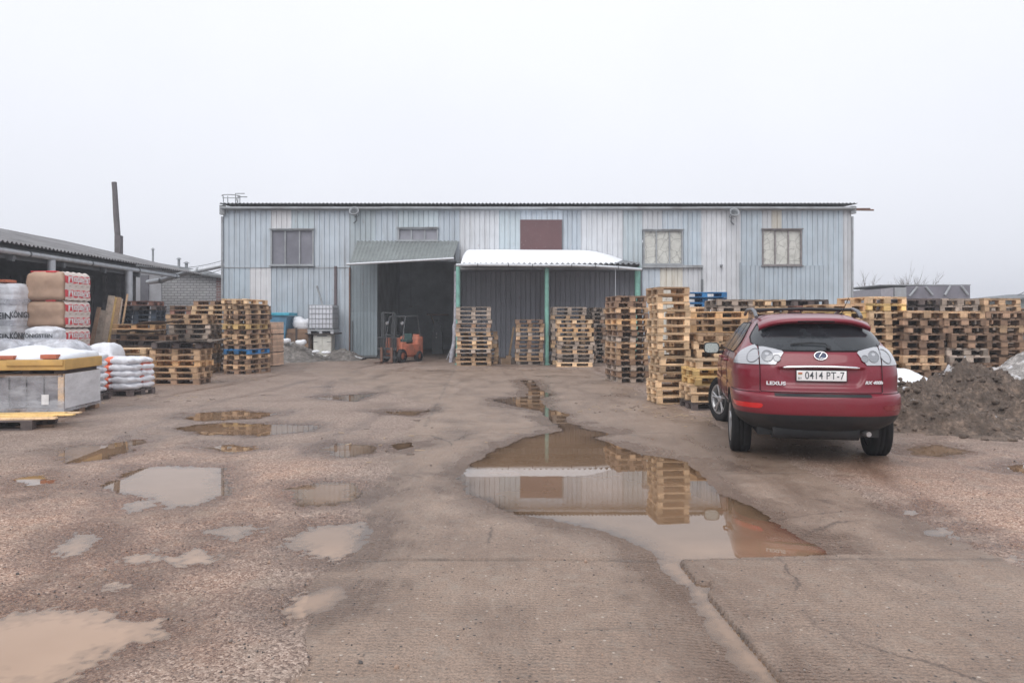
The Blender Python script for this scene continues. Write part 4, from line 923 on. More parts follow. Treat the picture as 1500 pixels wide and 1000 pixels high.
# strapped bundle of small timber
tb = thing("timber_bundle", "tall strapped bundle of new pinkish timber behind the blue banded stack", "timber bundle", (-8.45, 25.6, 0), R(-4))
q = MB(); rr = random.Random(4)
for lv in range(24):
    for i in range(6): q.box((-.42 + i * .168 + rr.uniform(-.004, .004), rr.uniform(-.01, .01), .08 + lv * .061), (.163, .95, .056), 0, t=.5 + rr.uniform(-.2, .2))
q.build("boards", wood("wood_pink", (.62, .42, .30), .75), tb)
q = MB()
for z in (.5, 1.1): 
    for s_ in (-1, 1): q.box((0, s_ * .482, z), (1.02, .006, .03)); q.box((s_ * .508, 0, z), (.006, .97, .03))
for xx in (-.25, .25): q.box((xx, -.482, .8), (.02, .007, 1.5))
q.build("strap", M_black, tb)

# ================================================================ GOODS ON THE LEFT
def film_mat(name, c=(.72, .73, .77), a=.55, rough=.18):
    m, nt, b = new_mat(name); v = coords(nt, 'Object', (1, 1, 3)); f = noise(nt, v, 3, 6, .75); g = noise(nt, coords(nt, 'Object', (1, 1, 2.2)), 2.2, 4, .6)
    nt.links.new(ramp(nt, f, [(.3, [x * .85 for x in c]), (.7, c)]), b.inputs['Base Color']); b.inputs['Roughness'].default_value = rough
    nt.links.new(ramp(nt, g, [(.3, max(0, a - .3)), (.7, min(1, a + .35))]), b.inputs['Alpha']); bump(nt, b, f, .5, .03); return m
M_filmc = film_mat("stretch_film", a=.25); M_filmw = film_mat("milky_film", (.90, .90, .93), 1.0)
M_bagw = plain("bag_white", (.80, .81, .85), .4, var=.12, scale=3, bumps=.6, dirt=(.58, .59, .64)); M_bago = plain("bag_orange", (.80, .17, .09), .5, var=.25, scale=8)
M_bagk = plain("bag_kraft", (.46, .31, .22), .6, var=.14, scale=2.5, bumps=.5, dirt=(.38, .25, .18)); M_red = plain("print_red", (.66, .055, .07), .5, var=.15, scale=8); M_paper = plain("bag_paper", (.74, .65, .60), .6, var=.12, scale=6, bumps=.4)
M_ink = plain("print_ink", (.06, .07, .08), .6); M_whitep = plain("print_white", (.78, .76, .76), .6)
def text_bm(s_, size, depth=.002, bold=.0, spacing=1.0, shear=0., align='CENTER'):
    cu = bpy.data.curves.new("t", 'FONT'); cu.body = s_; cu.size = size; cu.extrude = depth; cu.align_x = align; cu.align_y = 'CENTER'
    cu.space_character = spacing; cu.shear = shear; cu.offset = bold
    ob = bpy.data.objects.new("t", cu); COL.objects.link(ob); dg = bpy.context.evaluated_depsgraph_get(); dg.update()
    me = ob.evaluated_get(dg).to_mesh(); vs = [v.co.copy() for v in me.vertices]; fs = [tuple(p.vertices) for p in me.polygons]
    ob.evaluated_get(dg).to_mesh_clear(); bpy.data.objects.remove(ob); bpy.data.curves.remove(cu); return vs, fs
def put_text(mb, s_, size, M, m=0, sx=1.0, **kw):
    vs, fs = text_bm(s_, size, **kw); mb.add([M @ Vector((v.x * sx, v.y, v.z)) for v in vs], fs, m)
FACE_Y = Matrix(((1, 0, 0, 0), (0, 0, -1, 0), (0, 1, 0, 0), (0, 0, 0, 1)))       # text facing -Y (camera)
FACE_X = Matrix(((0, 0, 1, 0), (1, 0, 0, 0), (0, 1, 0, 0), (0, 0, 0, 1)))        # text facing +X
def pillow(mb, c, d, seed, m=0, rz=0., nu=48, nv=12, p=.42, amp=.02):
    r = random.Random(seed); o1 = r.uniform(0, 50); P = []; e_ = 2 / p; fq = 1.6 / max(d[0], .3) * 2
    for j in range(nv + 1):
        ph = -math.pi / 2 + math.pi * j / nv; row = []; rad = math.cos(ph) ** .45 if 0 < j < nv else 0.; zz = d[2] / 2 * math.copysign(abs(math.sin(ph)) ** .85, math.sin(ph))
        for i in range(nu + 1):
            s_ = (i % nu) / nu * 4; k = int(s_) % 4; f = s_ - int(s_); a, b2 = [(-1, -1), (1, -1), (1, 1), (-1, 1)][k], [(-1, -1), (1, -1), (1, 1), (-1, 1)][(k + 1) % 4]
            ux, uy = a[0] + (b2[0] - a[0]) * f, a[1] + (b2[1] - a[1]) * f; r8 = (abs(ux) ** e_ + abs(uy) ** e_) ** (1 / e_)
            x_, y_ = ux / r8 * d[0] / 2 * rad, uy / r8 * d[1] / 2 * rad
            nz = float(fbm(np.array([x_ * 6 + o1]), np.array([y_ * 6 + zz * 8 + o1]), 4)[0]) * amp; L = math.hypot(x_, y_) + .05
            x2, y2 = x_ * (1 + nz / L), y_ * (1 + nz / L)
            row.append((c[0] + x2 * math.cos(rz) - y2 * math.sin(rz), c[1] + x2 * math.sin(rz) + y2 * math.cos(rz), c[2] + zz * (1 - .25 * (abs(x_) / (d[0] / 2)) ** 3) + nz * .9))
        P.append(row)
    mb.grid(P, m)
def base_pallet(t, w_, d_, col="dark", z=0):
    me = pallet_mesh("E", col, 1)[0]; p = bpy.data.objects.new("base_pallet", me[0]); COL.objects.link(p); p.parent = t; p.scale = (w_ / 1.2, d_ / .8, 1); p.location = (0, 0, z)
    for m_ in me[1:]: mobj("skid", m_, p)
# orange striped bags
t = thing("bag_pallet", "shrink wrapped pallet of white bags with an orange stripe beside the tan pallets", "pallet of bags", (-8.12, 15.7, 0), R(-9), "wrapped pallets of white bags")
t.scale = (.9, 1, 1); base_pallet(t, 1.0, .8)
def bag_mesh(seed, stripe):
    q = MB(); pillow(q, (0, 0, 0), (.56, .44, .165), seed, p=.36, amp=.035)
    if stripe:
        for i, f in enumerate(q.f):
            cx = sum(q.v[k][0] for k in f) / 4
            if -.02 < cx < .22: q.m[i] = 1
    return q.mesh("bag", [M_bagw, M_bago])
bm_s = [bag_mesh(k, True) for k in range(3)]; bm_w = [bag_mesh(k + 9, False) for k in range(3)]; rr = random.Random(3)
for lv in range(5):
    for i in range(2):
        for j_ in range(2):
            mobj("bag", (bm_s if (i == 0 and j_ == 0) or (i == 1 and j_ == 1 and lv % 2) else bm_w)[lv % 3], t, loc=((i - .5) * (.49 - .01 * lv) + rr.uniform(-.02, .02), (j_ - .5) * .41, .215 + lv * .128), rot=(0, 0, rr.uniform(-.05, .05)))
t = thing("bag_pallet", "shrink wrapped pallet of plain white bags wedged behind the film wrapped crate", "pallet of bags", (-8.50, 14.45, 0), R(5), "wrapped pallets of white bags")
base_pallet(t, 1.15, .8)
for lv in range(6):
    for i in range(2):
        for j_ in range(2): mobj("bag", bm_w[(lv + i) % 3], t, loc=((i - .5) * .52 + rr.uniform(-.02, .02), (j_ - .5) * .41, .215 + lv * .128), rot=(0, 0, rr.uniform(-.05, .05)))
# crates wrapped in film (G1 and neighbour)
M_stone = plain("paver_grey", (.20, .185, .20), .8, var=.2, scale=4, dirt=(.24, .23, .26)); M_tray = plain("tray_yellow", (.60, .37, .12), .65, var=.18, scale=3, dirt=(.48, .28, .10)); M_tile = plain("tile_orange", (.50, .15, .08), .7)
def cloth(mb, w_, d_, z, drop, seed, m=0, n=36):
    o1 = seed * 7.7; P = []
    for j in range(n + 1):
        row = []
        for i in range(n + 1):
            u, v = i / n * 2 - 1, j / n * 2 - 1; X = u * w_ / 2 * 1.12; Yv = v * d_ / 2 * 1.12
            e = max(abs(u), abs(v)); over = max(0, (e - .86) / .14); nz = float(fbm(np.array([X * 2.2 + o1]), np.array([Yv * 2.2 + o1]), 4)[0])
            dn = drop * (.55 + 1.1 * float(fbm(np.array([X * 1.3 + o1]), np.array([Yv * 1.3]), 2)[0]))
            sc = 1 - .10 * over * (.5 + .5 * (dn > 0))
            row.append((X * sc, Yv * sc, z + .15 * (1 - e * e) + .08 * nz * (1 - over * .3) - over * max(dn, .01) + .012 * math.sin(11 * (u + v) + nz * 5) * over))
        P.append(row)
    mb.grid(P, m)
def wrapped_crate(lab, X, Y, rz, w_, d_, hh, tray, seed):
    t = thing("wrapped_crate", lab, "crate", (X, Y, 0), rz); base_pallet(t, w_, d_, "brown")
    q = MB(); q.bbox((0, 0, .15 + hh / 2), (w_ - .1, d_ - .1, hh - .02), .01, 0)
    for k in range(1, 4): q.box((-w_ / 2 + .05 + (w_ - .1) * k / 4, -d_ / 2 + .045, .15 + hh / 2), (.012, .02, hh - .04), 1)
    q.build("contents", [M_stone, M_black], t)
    for sx in (-1, 1):
        for sy in (-1, 1): MB().bbox((sx * (w_ / 2 - .04), sy * (d_ / 2 - .03), .15 + hh / 2), (.09, .05, hh), .004, t=.65).build("corner_post", W["pale"], t)
    MB().box((0, -d_ / 2 + .02, .15 + hh - .02), (w_, .03, .05), t=.4).box((0, d_ / 2 - .02, .15 + hh - .02), (w_, .03, .05), t=.4).box((w_ / 2 - .02, 0, .15 + hh - .023), (.03, d_, .05), t=.4).build("top_rail", W["brown"], t)
    q = MB(); n = 40; P = []                                        # film wound round the sides
    for j in range(13):
        z = .10 + (hh + .03) * j / 12; row = []
        for i in range(n * 4 + 1):
            s_ = i / n; k = int(s_) % 4; f = s_ - int(s_); cs = [(-1, -1), (1, -1), (1, 1), (-1, 1)]; a, b2 = cs[k], cs[(k + 1) % 4]
            bx, by = (a[0] + (b2[0] - a[0]) * f) * (w_ / 2 + .014), (a[1] + (b2[1] - a[1]) * f) * (d_ / 2 + .014)
            nz = .005 * float(fbm(np.array([s_ * 7]), np.array([j * .5 + seed]), 3)[0]); L = math.hypot(bx, by); row.append((bx * (1 + nz / L), by * (1 + nz / L), z))
        P.append(row)
    q.grid(P); q.build("stretch_film", M_filmc, t)
    q = MB(); P = []
    for j in range(9):
        z = .09 + hh * .34 * j / 8; P.append([(a * 1.012, b2 * 1.012, z) for a, b2, _ in [(x_, y_, 0) for x_, y_, _z in [(cs[0] * (w_ / 2 + .014), cs[1] * (d_ / 2 + .014), 0) for cs in ((-1, -1), (0, -1), (1, -1), (1, 0), (1, 1), (0, 1), (-1, 1), (-1, 0), (-1, -1))]]])
    q.grid(P, smooth=False); q.build("film_band", M_filmw if False else film_mat("film_band_%d" % seed, a=.30), t)
    # pale sheet of film fully covering the right-hand side
    MB().box((w_ / 2 + .022, 0, .15 + hh / 2), (.004, d_ - .02, hh)).build("side_film", M_filmw, t)
    MB().box((w_ * .27, -d_ / 2 - .022, .15 + hh * .32), (.11, .003, .1), 0).box((w_ * .27, -d_ / 2 - .022, .15 + hh * .18), (.11, .003, .07), 0).build("paper_label", M_whitep, t)
    z = .15 + hh
    if tray:
        for k in range(3): MB().box(((k - 1) * (w_ * .42), 0, z + .035), (.12, d_ * .96, .06), t=.3).build("spacer", W["dark"], t)
        q = MB(); q.bbox((0.02, -.03, z + .15), (w_ + .06, d_ + .06, .17), .012); q.bbox((.18, -.04, z + .185), (w_ - .30, d_ + .085, .1), .012); q.build("yellow_tray", M_tray, t); z += .235
    q = MB(); cloth(q, w_ * 1.0, d_ * 1.02, z + .03, .13, seed); q.build("white_cover", plain("cover_white_%d" % seed, (.80, .82, .86), .6, var=.06, scale=3, bumps=.4), t)
    q = MB(); q.bbox((-w_ * .28, -d_ / 2 + .02, z + .035), (.36, .18, .06), .008); q.bbox((w_ * .33, -d_ / 2 + .0, z + .045), (.24, .15, .07), .008); q.build("orange_tiles", M_tile, t)
    return t
wrapped_crate("film wrapped crate of grey pavers topped with a yellow tray and white cover", -7.83, 12.62, R(6), 1.15, 1.3, .55, True, 2)
wrapped_crate("film wrapped crate cut by the left photo edge, orange tiles on top", -9.1, 12.45, R(6), 1.15, 1.3, .60, False, 4)
# yellow planks in the foreground
t = thing("plank_pile", "low pile of yellow planks on a dark pallet in front of the wrapped crate", "plank pile", (*GP(-4, 626), 0), R(8)); base_pallet(t, 1.3, .8, "dark")
rr = random.Random(9)
for k in range(7): MB().box((.12 + rr.uniform(-.05, .2), -.3 + k * .11, .16 + .012 * (k % 2)), (1.5, .1, .022), t=.7, rot=(0, 0, rr.uniform(-.05, .03))).build("plank", W["yellow" if k % 2 else "pale"], t)
for k, (px, py, a) in enumerate(((52, 627, 6), (38, 622, -3))):
    o = MB().box((0, 0, .02), (.5, .08, .03), t=.3).build("ground_plank", W["brown"], None, loc=(*GP(px, py), .01), rot=(0, 0, R(a))); tag(o, ("dark broken plank lying right of the yellow plank pile", "second dark plank lying close against the yellow plank pile")[k], "plank")
# tower of kraft bags with red printed ends (three wrapped tiers)
def tier(lab, z, bands, hh, seed):
    t = thing("bag_tier", lab, "wrapped bags", (-11.40, 18.85, z), R(-2), "wrapped tiers of kraft bags"); t.scale = (.80, .85, 1)
    q = MB(); nl = 14; n = 30; P = []
    for j in range(nl + 1):
        v = j / nl; z_ = hh * v; ins = .10 * (1 - min(1, (v) / .1)) ** 2 + .16 * max(0, (v - .86) / .14) ** 2; row = []
        for i in range(n * 4 + 1):
            s_ = i / n; k = int(s_) % 4; f = s_ - int(s_); a, b2 = [(-1, -1), (1, -1), (1, 1), (-1, 1)][k], [(-1, -1), (1, -1), (1, 1), (-1, 1)][(k + 1) % 4]
            ux, uy = a[0] + (b2[0] - a[0]) * f, a[1] + (b2[1] - a[1]) * f; m_ = max(abs(ux), abs(uy)); r8 = (abs(ux) ** 9 + abs(uy) ** 9) ** (1 / 9)
            nz = .02 * float(fbm(np.array([s_ * 5 + seed]), np.array([v * 7]), 3)[0]) + .012 * math.sin(v * bands * 2 * math.pi)
            row.append((ux / r8 * (.62 - ins + nz), uy / r8 * (.64 - ins + nz), z_))
        P.append(row)
    q.grid(P); q.grid([[(0, 0, hh + .03)] * (n * 4 + 1), P[-1]][::-1])
    q.build("kraft_bags", M_bagk, t)
    # printed bag ends on the right-hand side
    q = MB(); bh = hh / bands
    for b_i in range(bands):
        zc = bh * (b_i + .5); n2 = 16
        for (z0_, z1_, mm, off) in ((zc - bh * .5, zc - bh * .30, 0, .0), (zc - bh * .30, zc + bh * .22, 1, .001), (zc + bh * .22, zc + bh * .5, 0, 0)):
            P = []
            for j in range(3):
                z_ = z0_ + (z1_ - z0_) * j / 2
                P.append([(.645 + off + .012 * math.sin((z_ / bh) * 2 * math.pi) + .008 * float(fbm(np.array([i * .7 + seed]), np.array([z_ * 9]), 2)[0]) - (.10 * max(0, (z_ / hh - .88) / .12) ** 2), -.60 + 1.2 * i / n2, z_ + .012 * math.sin(i * 1.7 + b_i * 2)) for i in range(n2 + 1)])
            q.grid(P, mm)
        q.box((.662, -.36, zc - .02), (.006, .22, bh * .46), 2); q.add([Vector((.667, -.44, zc - .09)), Vector((.667, -.28, zc - .09)), Vector((.667, -.36, zc + .06))], [(0, 1, 2)], 1)
        put_text(q, "керамзит", .21, Matrix.Translation((.664, .17, zc - .0)) @ FACE_X, 2, sx=.82, bold=.006)
        q.box((.664, .35, zc - bh * .22), (.004, .3, .02), 2)
    q.build("printed_ends", [M_paper, M_red, M_whitep], t)
    if bands: MB().bbox((-.3, -.3, hh + .005), (.5, .3, .03), .01).bbox((.15, -.45, hh + .0), (.3, .2, .04), .01).build("red_flaps", M_red, t)
tier("lowest visible wrapped tier of kraft bags, half hidden by white stacks", .72, 2, .64, 1.0)
tier("middle wrapped tier of kraft bags with red printed ends", 1.39, 2, .66, 5.0)
tier("topmost wrapped tier of kraft bags with red printed ends", 2.06, 2, .70, 9.0)
o = MB().bbox((0, 0, .36), (.96, 1.05, .7), .03).build("bag_plinth", M_bagk, None, loc=(-11.40, 18.85, 0)); tag(o, "hidden bottom block of kraft bags carrying the three tiers", "wrapped bags")
# white cement stacks
def cement(lab, X, Y, w_, d_, hh, texts, seed, rz=0, side=True):
    t = thing("cement_stack", lab, "cement bags", (X, Y, 0), rz, "wrapped white cement bag stacks"); base_pallet(t, w_, d_, "brown")
    n = max(3, int(hh / .13)); q = MB(); P = []; nl = n * 6
    for j in range(nl + 1):
        v = j / nl; z_ = .15 + hh * v; ins = .05 * (1 - min(1, v / .05)) ** 2 + .12 * max(0, (v - .93) / .07) ** 2; row = []
        for i in range(161):
            s_ = i / 40; k = int(s_) % 4; f = s_ - int(s_); a, b2 = [(-1, -1), (1, -1), (1, 1), (-1, 1)][k], [(-1, -1), (1, -1), (1, 1), (-1, 1)][(k + 1) % 4]
            ux, uy = a[0] + (b2[0] - a[0]) * f, a[1] + (b2[1] - a[1]) * f; r8 = (abs(ux) ** 10 + abs(uy) ** 10) ** .1
            nz = .03 * float(fbm(np.array([s_ * 4 + seed]), np.array([v * 9]), 4)[0]) + .010 * abs(math.sin(v * n * math.pi)) - .01 + .006 * math.sin(s_ * 23 + v * 9)
            row.append((ux / r8 * (w_ / 2 - ins + nz), uy / r8 * (d_ / 2 - ins + nz), z_ + .01 * math.sin(s_ * 5)))
        P.append(row)
    q.grid(P); q.grid([P[-1], [(0, 0, .17 + hh)] * 161]); q.build("wrapped_bags", M_bagw, t)
    q = MB()
    for (z_, sz, xo) in texts: put_text(q, "KÖNIGSTEIN", sz, Matrix.Translation((xo, -d_ / 2 - .034, z_)) @ FACE_Y, 0, bold=.003)
    if side: 
        for (z_, sz, xo) in texts: put_text(q, "KÖNIGSTEIN", sz * .9, Matrix.Translation((w_ / 2 + .034, .0, z_ + .03)) @ FACE_X, 0, bold=.003)
    q.build("bag_print", M_ink, t)
    for z_ in (.45, .9, 1.5, 2.0):
        if z_ < hh - .1: MB().bbox((0, 0, z_), (w_ + .03, d_ + .03, .14), .02).build("grey_band", film_mat("grey_film_%d_%d" % (seed, int(z_ * 10)), (.60, .61, .66), .35), t)
    return t
cement("tall stack of white cement bags at the left photo edge", -12.42, 18.2, 1.2, 1.0, 2.30, [(1.66, .22, -.0), (1.16, .22, -.0)], 40)
cement("short stack of white cement bags in front of the kraft bag tower", -11.02, 17.75, .66, .6, 1.26, [(1.20, .125, 0)], 60, side=False)
MB().bbox((0, 0, 0), (.6, .4, .07), .02).build("red_cap_board", M_tile, None, loc=(-12.3, 18.0, 2.50)); tag(bpy.data.objects["red_cap_board"], "small orange slab lying on the tall cement stack", "slab")
# low film covered rows
def lowwrap(lab, X, Y, w_, d_, hh, rz, m, seed):
    q = MB(); pillow(q, (0, 0, hh / 2), (w_, d_, hh), seed, p=.18, nu=60, nv=20, amp=.05); o = q.build("film_covered_load", m, None, loc=(X, Y, 0), rot=(0, 0, rz)); tag(o, lab, "covered load")
M_filmo = plain("film_opaque_grey", (.62, .63, .68), .25, var=.3, scale=5, bumps=.9, dirt=(.30, .31, .36))
lowwrap("low grey film covered load behind the white covered crate", -10.2, 16.9, 1.25, 1.0, 1.13, 0, M_filmo, 1)
lowwrap("low grey film covered load second from the shed mouth, at the photo edge", -11.5, 17.0, 1.25, 1.0, 1.15, 0, M_filmo, 2)
lowwrap("small milky film load behind the striped bags", -9.62, 17.75, .72, .7, 1.04, 0, M_bagw, 3)
# ================================================================ RED CAR (seen from behind); x right, y forward, z up, origin under the rear axle
CARX, CARY, CARR = 3.46, 8.83, R(-12)
def paint_mat():
    m, nt, b = new_mat("car_paint"); v = coords(nt, 'Object')
    sep = NN(nt, "ShaderNodeSeparateXYZ"); nt.links.new(v, sep.inputs[0])
    f = noise(nt, coords(nt, 'Object', (1, 1, .5)), 3.5, 6, .7); g = noise(nt, v, 120, 2, .5)
    dz = math_(nt, 'SUBTRACT', 1.0, sep.outputs['Z'])
    d = math_(nt, 'ADD', math_(nt, 'MULTIPLY', dz, .28), math_(nt, 'MULTIPLY', f, .75))
    dirt = ramp(nt, d, [(.30, .0), (.62, .22)])
    sd = math_(nt, 'GREATER_THAN', math_(nt, 'ABSOLUTE', sep.outputs['X']), .86)
    dirt = math_(nt, 'ADD', dirt, math_(nt, 'MULTIPLY', sd, math_(nt, 'MULTIPLY', f, .28)), True)
    drops = ramp(nt, g, [(.55, 0.), (.66, .5)])
    col = mixc(nt, drops, (.185, .003, .017), (.25, .016, .036)); col = mixc(nt, dirt, col, (.12, .06, .055))
    nt.links.new(col, b.inputs['Base Color']); b.inputs['Metallic'].default_value = .0
    nt.links.new(ramp(nt, dirt, [(0., .34), (.6, .6)]), b.inputs['Roughness']); b.inputs['Coat Weight'].default_value = .6; b.inputs['Coat Roughness'].default_value = .05; b.inputs['Specular IOR Level'].default_value = .35
    bump(nt, b, g, .12, .002); return m
M_car = paint_mat()
def glass_dark(name, c=(.015, .018, .022), rough=.06):
    m, nt, b = new_mat(name); v = coords(nt, 'Object'); f = noise(nt, v, 2.5, 5, .7); g = noise(nt, v, 150, 2)
    nt.links.new(mixc(nt, ramp(nt, f, [(.4, 0.), (.75, .35)]), c, (.09, .10, .11)), b.inputs['Base Color']); b.inputs['Roughness'].default_value = rough
    nt.links.new(ramp(nt, f, [(.35, rough), (.7, rough + .22)]), b.inputs['Roughness']); bump(nt, b, g, .1, .002); b.inputs['Specular IOR Level'].default_value = .6; return m
M_glass = glass_dark("rear_glass"); M_blk = plain("black_plastic", (.018, .020, .023), .55, var=.25, scale=5, dirt=(.05, .046, .044), spec=.35); M_gap = plain("panel_gap", (.012, .006, .008), .9, var=0, bumps=0)
M_tyre = plain("tyre", (.012, .012, .013), .8, var=.3, scale=6, dirt=(.028, .025, .023), spec=.25); M_alloy = plain("alloy", (.50, .50, .51), .35, .6, var=.15, scale=5, dirt=(.22, .19, .17)); M_chrome = plain("chrome", (.80, .80, .82), .12, 1., var=.02, bumps=0)
def lens_mat(name, c, rough=.12):
    m, nt, b = new_mat(name); v = coords(nt, 'Object'); wv = NN(nt, "ShaderNodeTexWave", bands_direction='Z'); wv.inputs['Scale'].default_value = 18; wv.inputs['Distortion'].default_value = .5; nt.links.new(v, wv.inputs['Vector'])
    nt.links.new(mixc(nt, math_(nt, 'MULTIPLY', wv.outputs['Fac'], .35), c, [x * .6 for x in c]), b.inputs['Base Color']); b.inputs['Roughness'].default_value = .22; b.inputs['Coat Weight'].default_value = 1; b.inputs['Coat Roughness'].default_value = .04
    b.inputs['Metallic'].default_value = .25; return m
M_lens = lens_mat("clear_lens", (.50, .51, .54)); M_lens2 = lens_mat("lens_inner", (.27, .28, .30)); M_redl = lens_mat("red_reflector", (.75, .015, .015)); M_redd = lens_mat("red_reflector_dim", (.22, .008, .02))
T = [  # s, z, half width, rear y, front y
 (0,.36,.70,-.80,3.30),(1,.44,.82,-.94,3.50),(2,.50,.875,-1.02,3.57),(3,.575,.895,-1.055,3.62),(4,.60,.905,-1.068,3.64),(5,.75,.918,-1.07,3.63),(5.5,.785,.912,-1.055,3.62),(5.8,.80,.905,-1.02,3.60),
 (6.2,.812,.902,-.965,3.58),(7,.86,.905,-.955,3.54),(8,.98,.912,-.95,3.35),(9,1.06,.905,-.942,2.95),(10,1.14,.888,-.92,2.45),(11,1.22,.858,-.885,2.22),(12,1.27,.825,-.845,2.10),(13,1.36,.765,-.735,1.88),
 (14,1.46,.705,-.60,1.62),(15,1.54,.652,-.475,1.38),(16,1.60,.60,-.37,1.15),(17,1.635,.55,-.28,.98),(18,1.660,.49,-.15,.78),(19,1.677,.36,.0,.60),(20,1.684,.18,.15,.45),(21,1.685,.02,.28,.33)]
Ta = np.array(T, float); ss = np.concatenate([np.arange(0, 5.4, .35), np.arange(5.4, 6.4, .12), np.arange(6.4, 21.01, .16)]); ss = np.append(ss, 21)
def tab(col):
    v = np.interp(ss, Ta[:, 0], Ta[:, col])
    v2 = v.copy(); v2[1:-1] = .25 * v[:-2] + .5 * v[1:-1] + .25 * v[2:]; v3 = v2.copy(); v3[1:-1] = .25 * v2[:-2] + .5 * v2[1:-1] + .25 * v2[2:]; return v3
Tz, Tw, Tr, Tf = tab(1), tab(2), tab(3), tab(4)
Tz = np.maximum.accumulate(Tz + np.arange(len(Tz)) * 1e-7)
NEXP = 3.1; LREAR = .72
atz = lambda z, A: float(np.interp(z, Tz, A))
sm_ = lambda t: max(0., min(1., t)) ** 2 * (3 - 2 * max(0., min(1., t)))
def recess(x_, z):                                        # plate recess pressed into the tailgate
    if z < .80 or z > 1.12: return 0.
    hw = .475 - .10 * max(0, (1.0 - z) / .15) ** 1.5
    return .034 * sm_((hw - abs(x_)) / .05) * sm_((1.082 - z) / .018) * sm_((z - .862) / .05)
def rear_y(x_, z):
    w_, yr = atz(z, Tw), atz(z, Tr); a = min(abs(x_) / w_, .99999)
    return yr + LREAR * (1 - (1 - a ** NEXP) ** (1 / NEXP)) + recess(x_, z)
def side_x(y_, z):
    w_, yr = atz(z, Tw), atz(z, Tr); a = max(0, 1 - (y_ - yr) / LREAR)
    return w_ if a <= 0 else w_ * (1 - min(a, 1) ** NEXP) ** (1 / NEXP)
def contour(k):
    z, w_, yr, yf = Tz[k], Tw[k], Tr[k], Tf[k]; L = min(LREAR, (yf - yr) * .45); LF = min(1.1, (yf - yr) * .45); pts = []
    N1 = 72
    for i in range(N1 + 1):
        u = i / N1; xx = w_ * (1 - (1 - u) ** 1.0)            # even in x near the middle, even in angle at the corner
        ph = u * math.pi / 2; xs = w_ * math.sin(ph) ** (2 / NEXP); bl = sm_((u - .35) / .4); xx = (w_ * min(1, u * 1.15)) * (1 - bl) + xs * bl
        a = min(xx / w_, 1); y_ = yr + L * (1 - max(0, 1 - a ** NEXP) ** (1 / NEXP)); 
        if a > .97: y_ = yr + L * (1 - math.cos(ph) ** (2 / NEXP)) if i < N1 else yr + L
        pts.append((xx, y_ + recess(xx, z), z))
    y0, y1 = yr + L, yf - LF
    for i in range(1, 50): pts.append((w_, y0 + (y1 - y0) * i / 50, z))
    for i in range(0, 25):
        ph = (1 - i / 24) * math.pi / 2; xx = w_ * math.sin(ph) ** (2 / 2.6); pts.append((xx, yf - LF * (1 - max(0, math.cos(ph)) ** (2 / 2.6)), z))
    return pts
rows = []
for k in range(len(ss)):
    c_ = contour(k); rows.append([(-a, b2, z) for a, b2, z in c_[::-1]][:-1] + c_[:-1])
q = MB(); n = len(rows[0]); vs = [p for r_ in rows for p in r_]
fs = [(i * n + j, i * n + (j + 1) % n, (i + 1) * n + (j + 1) % n, (i + 1) * n + j) for i in range(len(rows) - 1) for j in range(n)]
q.add(vs, fs, 0, .5, True); q.add(rows[0], [tuple(range(n - 1, -1, -1))]); q.add(rows[-1], [tuple(range(n))])
for i, f in enumerate(q.f):
    zc = sum(q.v[k][2] for k in f) / len(f)
    if zc < .578 and len(f) == 4: q.m[i] = 1
me = q.mesh("body", [M_car, M_blk]); bm = bmesh.new(); bm.from_mesh(me); bmesh.ops.remove_doubles(bm, verts=bm.verts, dist=1e-5); bmesh.ops.recalc_face_normals(bm, faces=bm.faces); bm.to_mesh(me); bm.free()
car = thing("car", "wet muddy dark red hybrid estate car seen from behind, parked beside fresh pallets", "car", (CARX, CARY, 0), CARR); car.scale = (.955, .97, .975)
body = mobj("body", me, car)
cobs = []
for sx in (-1, 1):
    for yy in (0, 2.715):
        cut = MB(); cut.cyl((sx * .58, yy, .375), (sx * 1.05, yy, .375), .405, n=56); cme = cut.mesh("cutter", M_blk)
        bm = bmesh.new(); bm.from_mesh(cme); bmesh.ops.remove_doubles(bm, verts=bm.verts, dist=1e-5); bmesh.ops.recalc_face_normals(bm, faces=bm.faces); bm.to_mesh(cme); bm.free()
        c_ = mobj("cutter", cme, car); md = body.modifiers.new("arch", 'BOOLEAN'); md.operation = 'DIFFERENCE'; md.object = c_; md.solver = 'EXACT'; cobs.append(c_)
dg = bpy.context.evaluated_depsgraph_get(); dg.update(); bme = bpy.data.meshes.new_from_object(body.evaluated_get(dg)); body.modifiers.clear(); body.data = bme
for c_ in cobs: bpy.data.objects.remove(c_)
print("BODY", len(bme.polygons), len(me.polygons), min(v.co.x for v in bme.vertices), max(v.co.z for v in bme.vertices))
if not bme.materials or bme.materials[0] is None: bme.materials.clear(); bme.materials.append(M_car); bme.materials.append(M_blk)
for p in bme.polygons: p.use_smooth = True
def norm_off(x_, z, off):                                # point on the rear surface pushed outwards
    e = 1e-3; y_ = rear_y(x_, z); dx = (rear_y(x_ + e, z) - rear_y(x_ - e, z)) / (2 * e); dz = (rear_y(x_, z + e) - rear_y(x_, z - e)) / (2 * e)
    nv_ = Vector((dx, -1, dz)).normalized(); return Vector((x_, y_, z)) + nv_ * off
def corner_pt(sx, s_, z, off):                           # s_ 0..1 along the corner by angle, beyond the rear face
    w_, yr = atz(z, Tw), atz(z, Tr); f = lambda ph: Vector((w_ * math.sin(ph) ** (2 / NEXP), yr + LREAR * (1 - max(1e-9, math.cos(ph)) ** (2 / NEXP)), z))
    ph = s_ * math.pi / 2; p = f(ph); d = (f(min(ph + .01, 1.57)) - f(max(ph - .01, .001))); nv_ = Vector((d.y, -d.x, 0)).normalized(); p = p + nv_ * off; return Vector((p.x * sx, p.y, z))
def ph_of_x(x_, z): return math.asin(min(1, (abs(x_) / atz(z, Tw)) ** (NEXP / 2))) / (math.pi / 2)
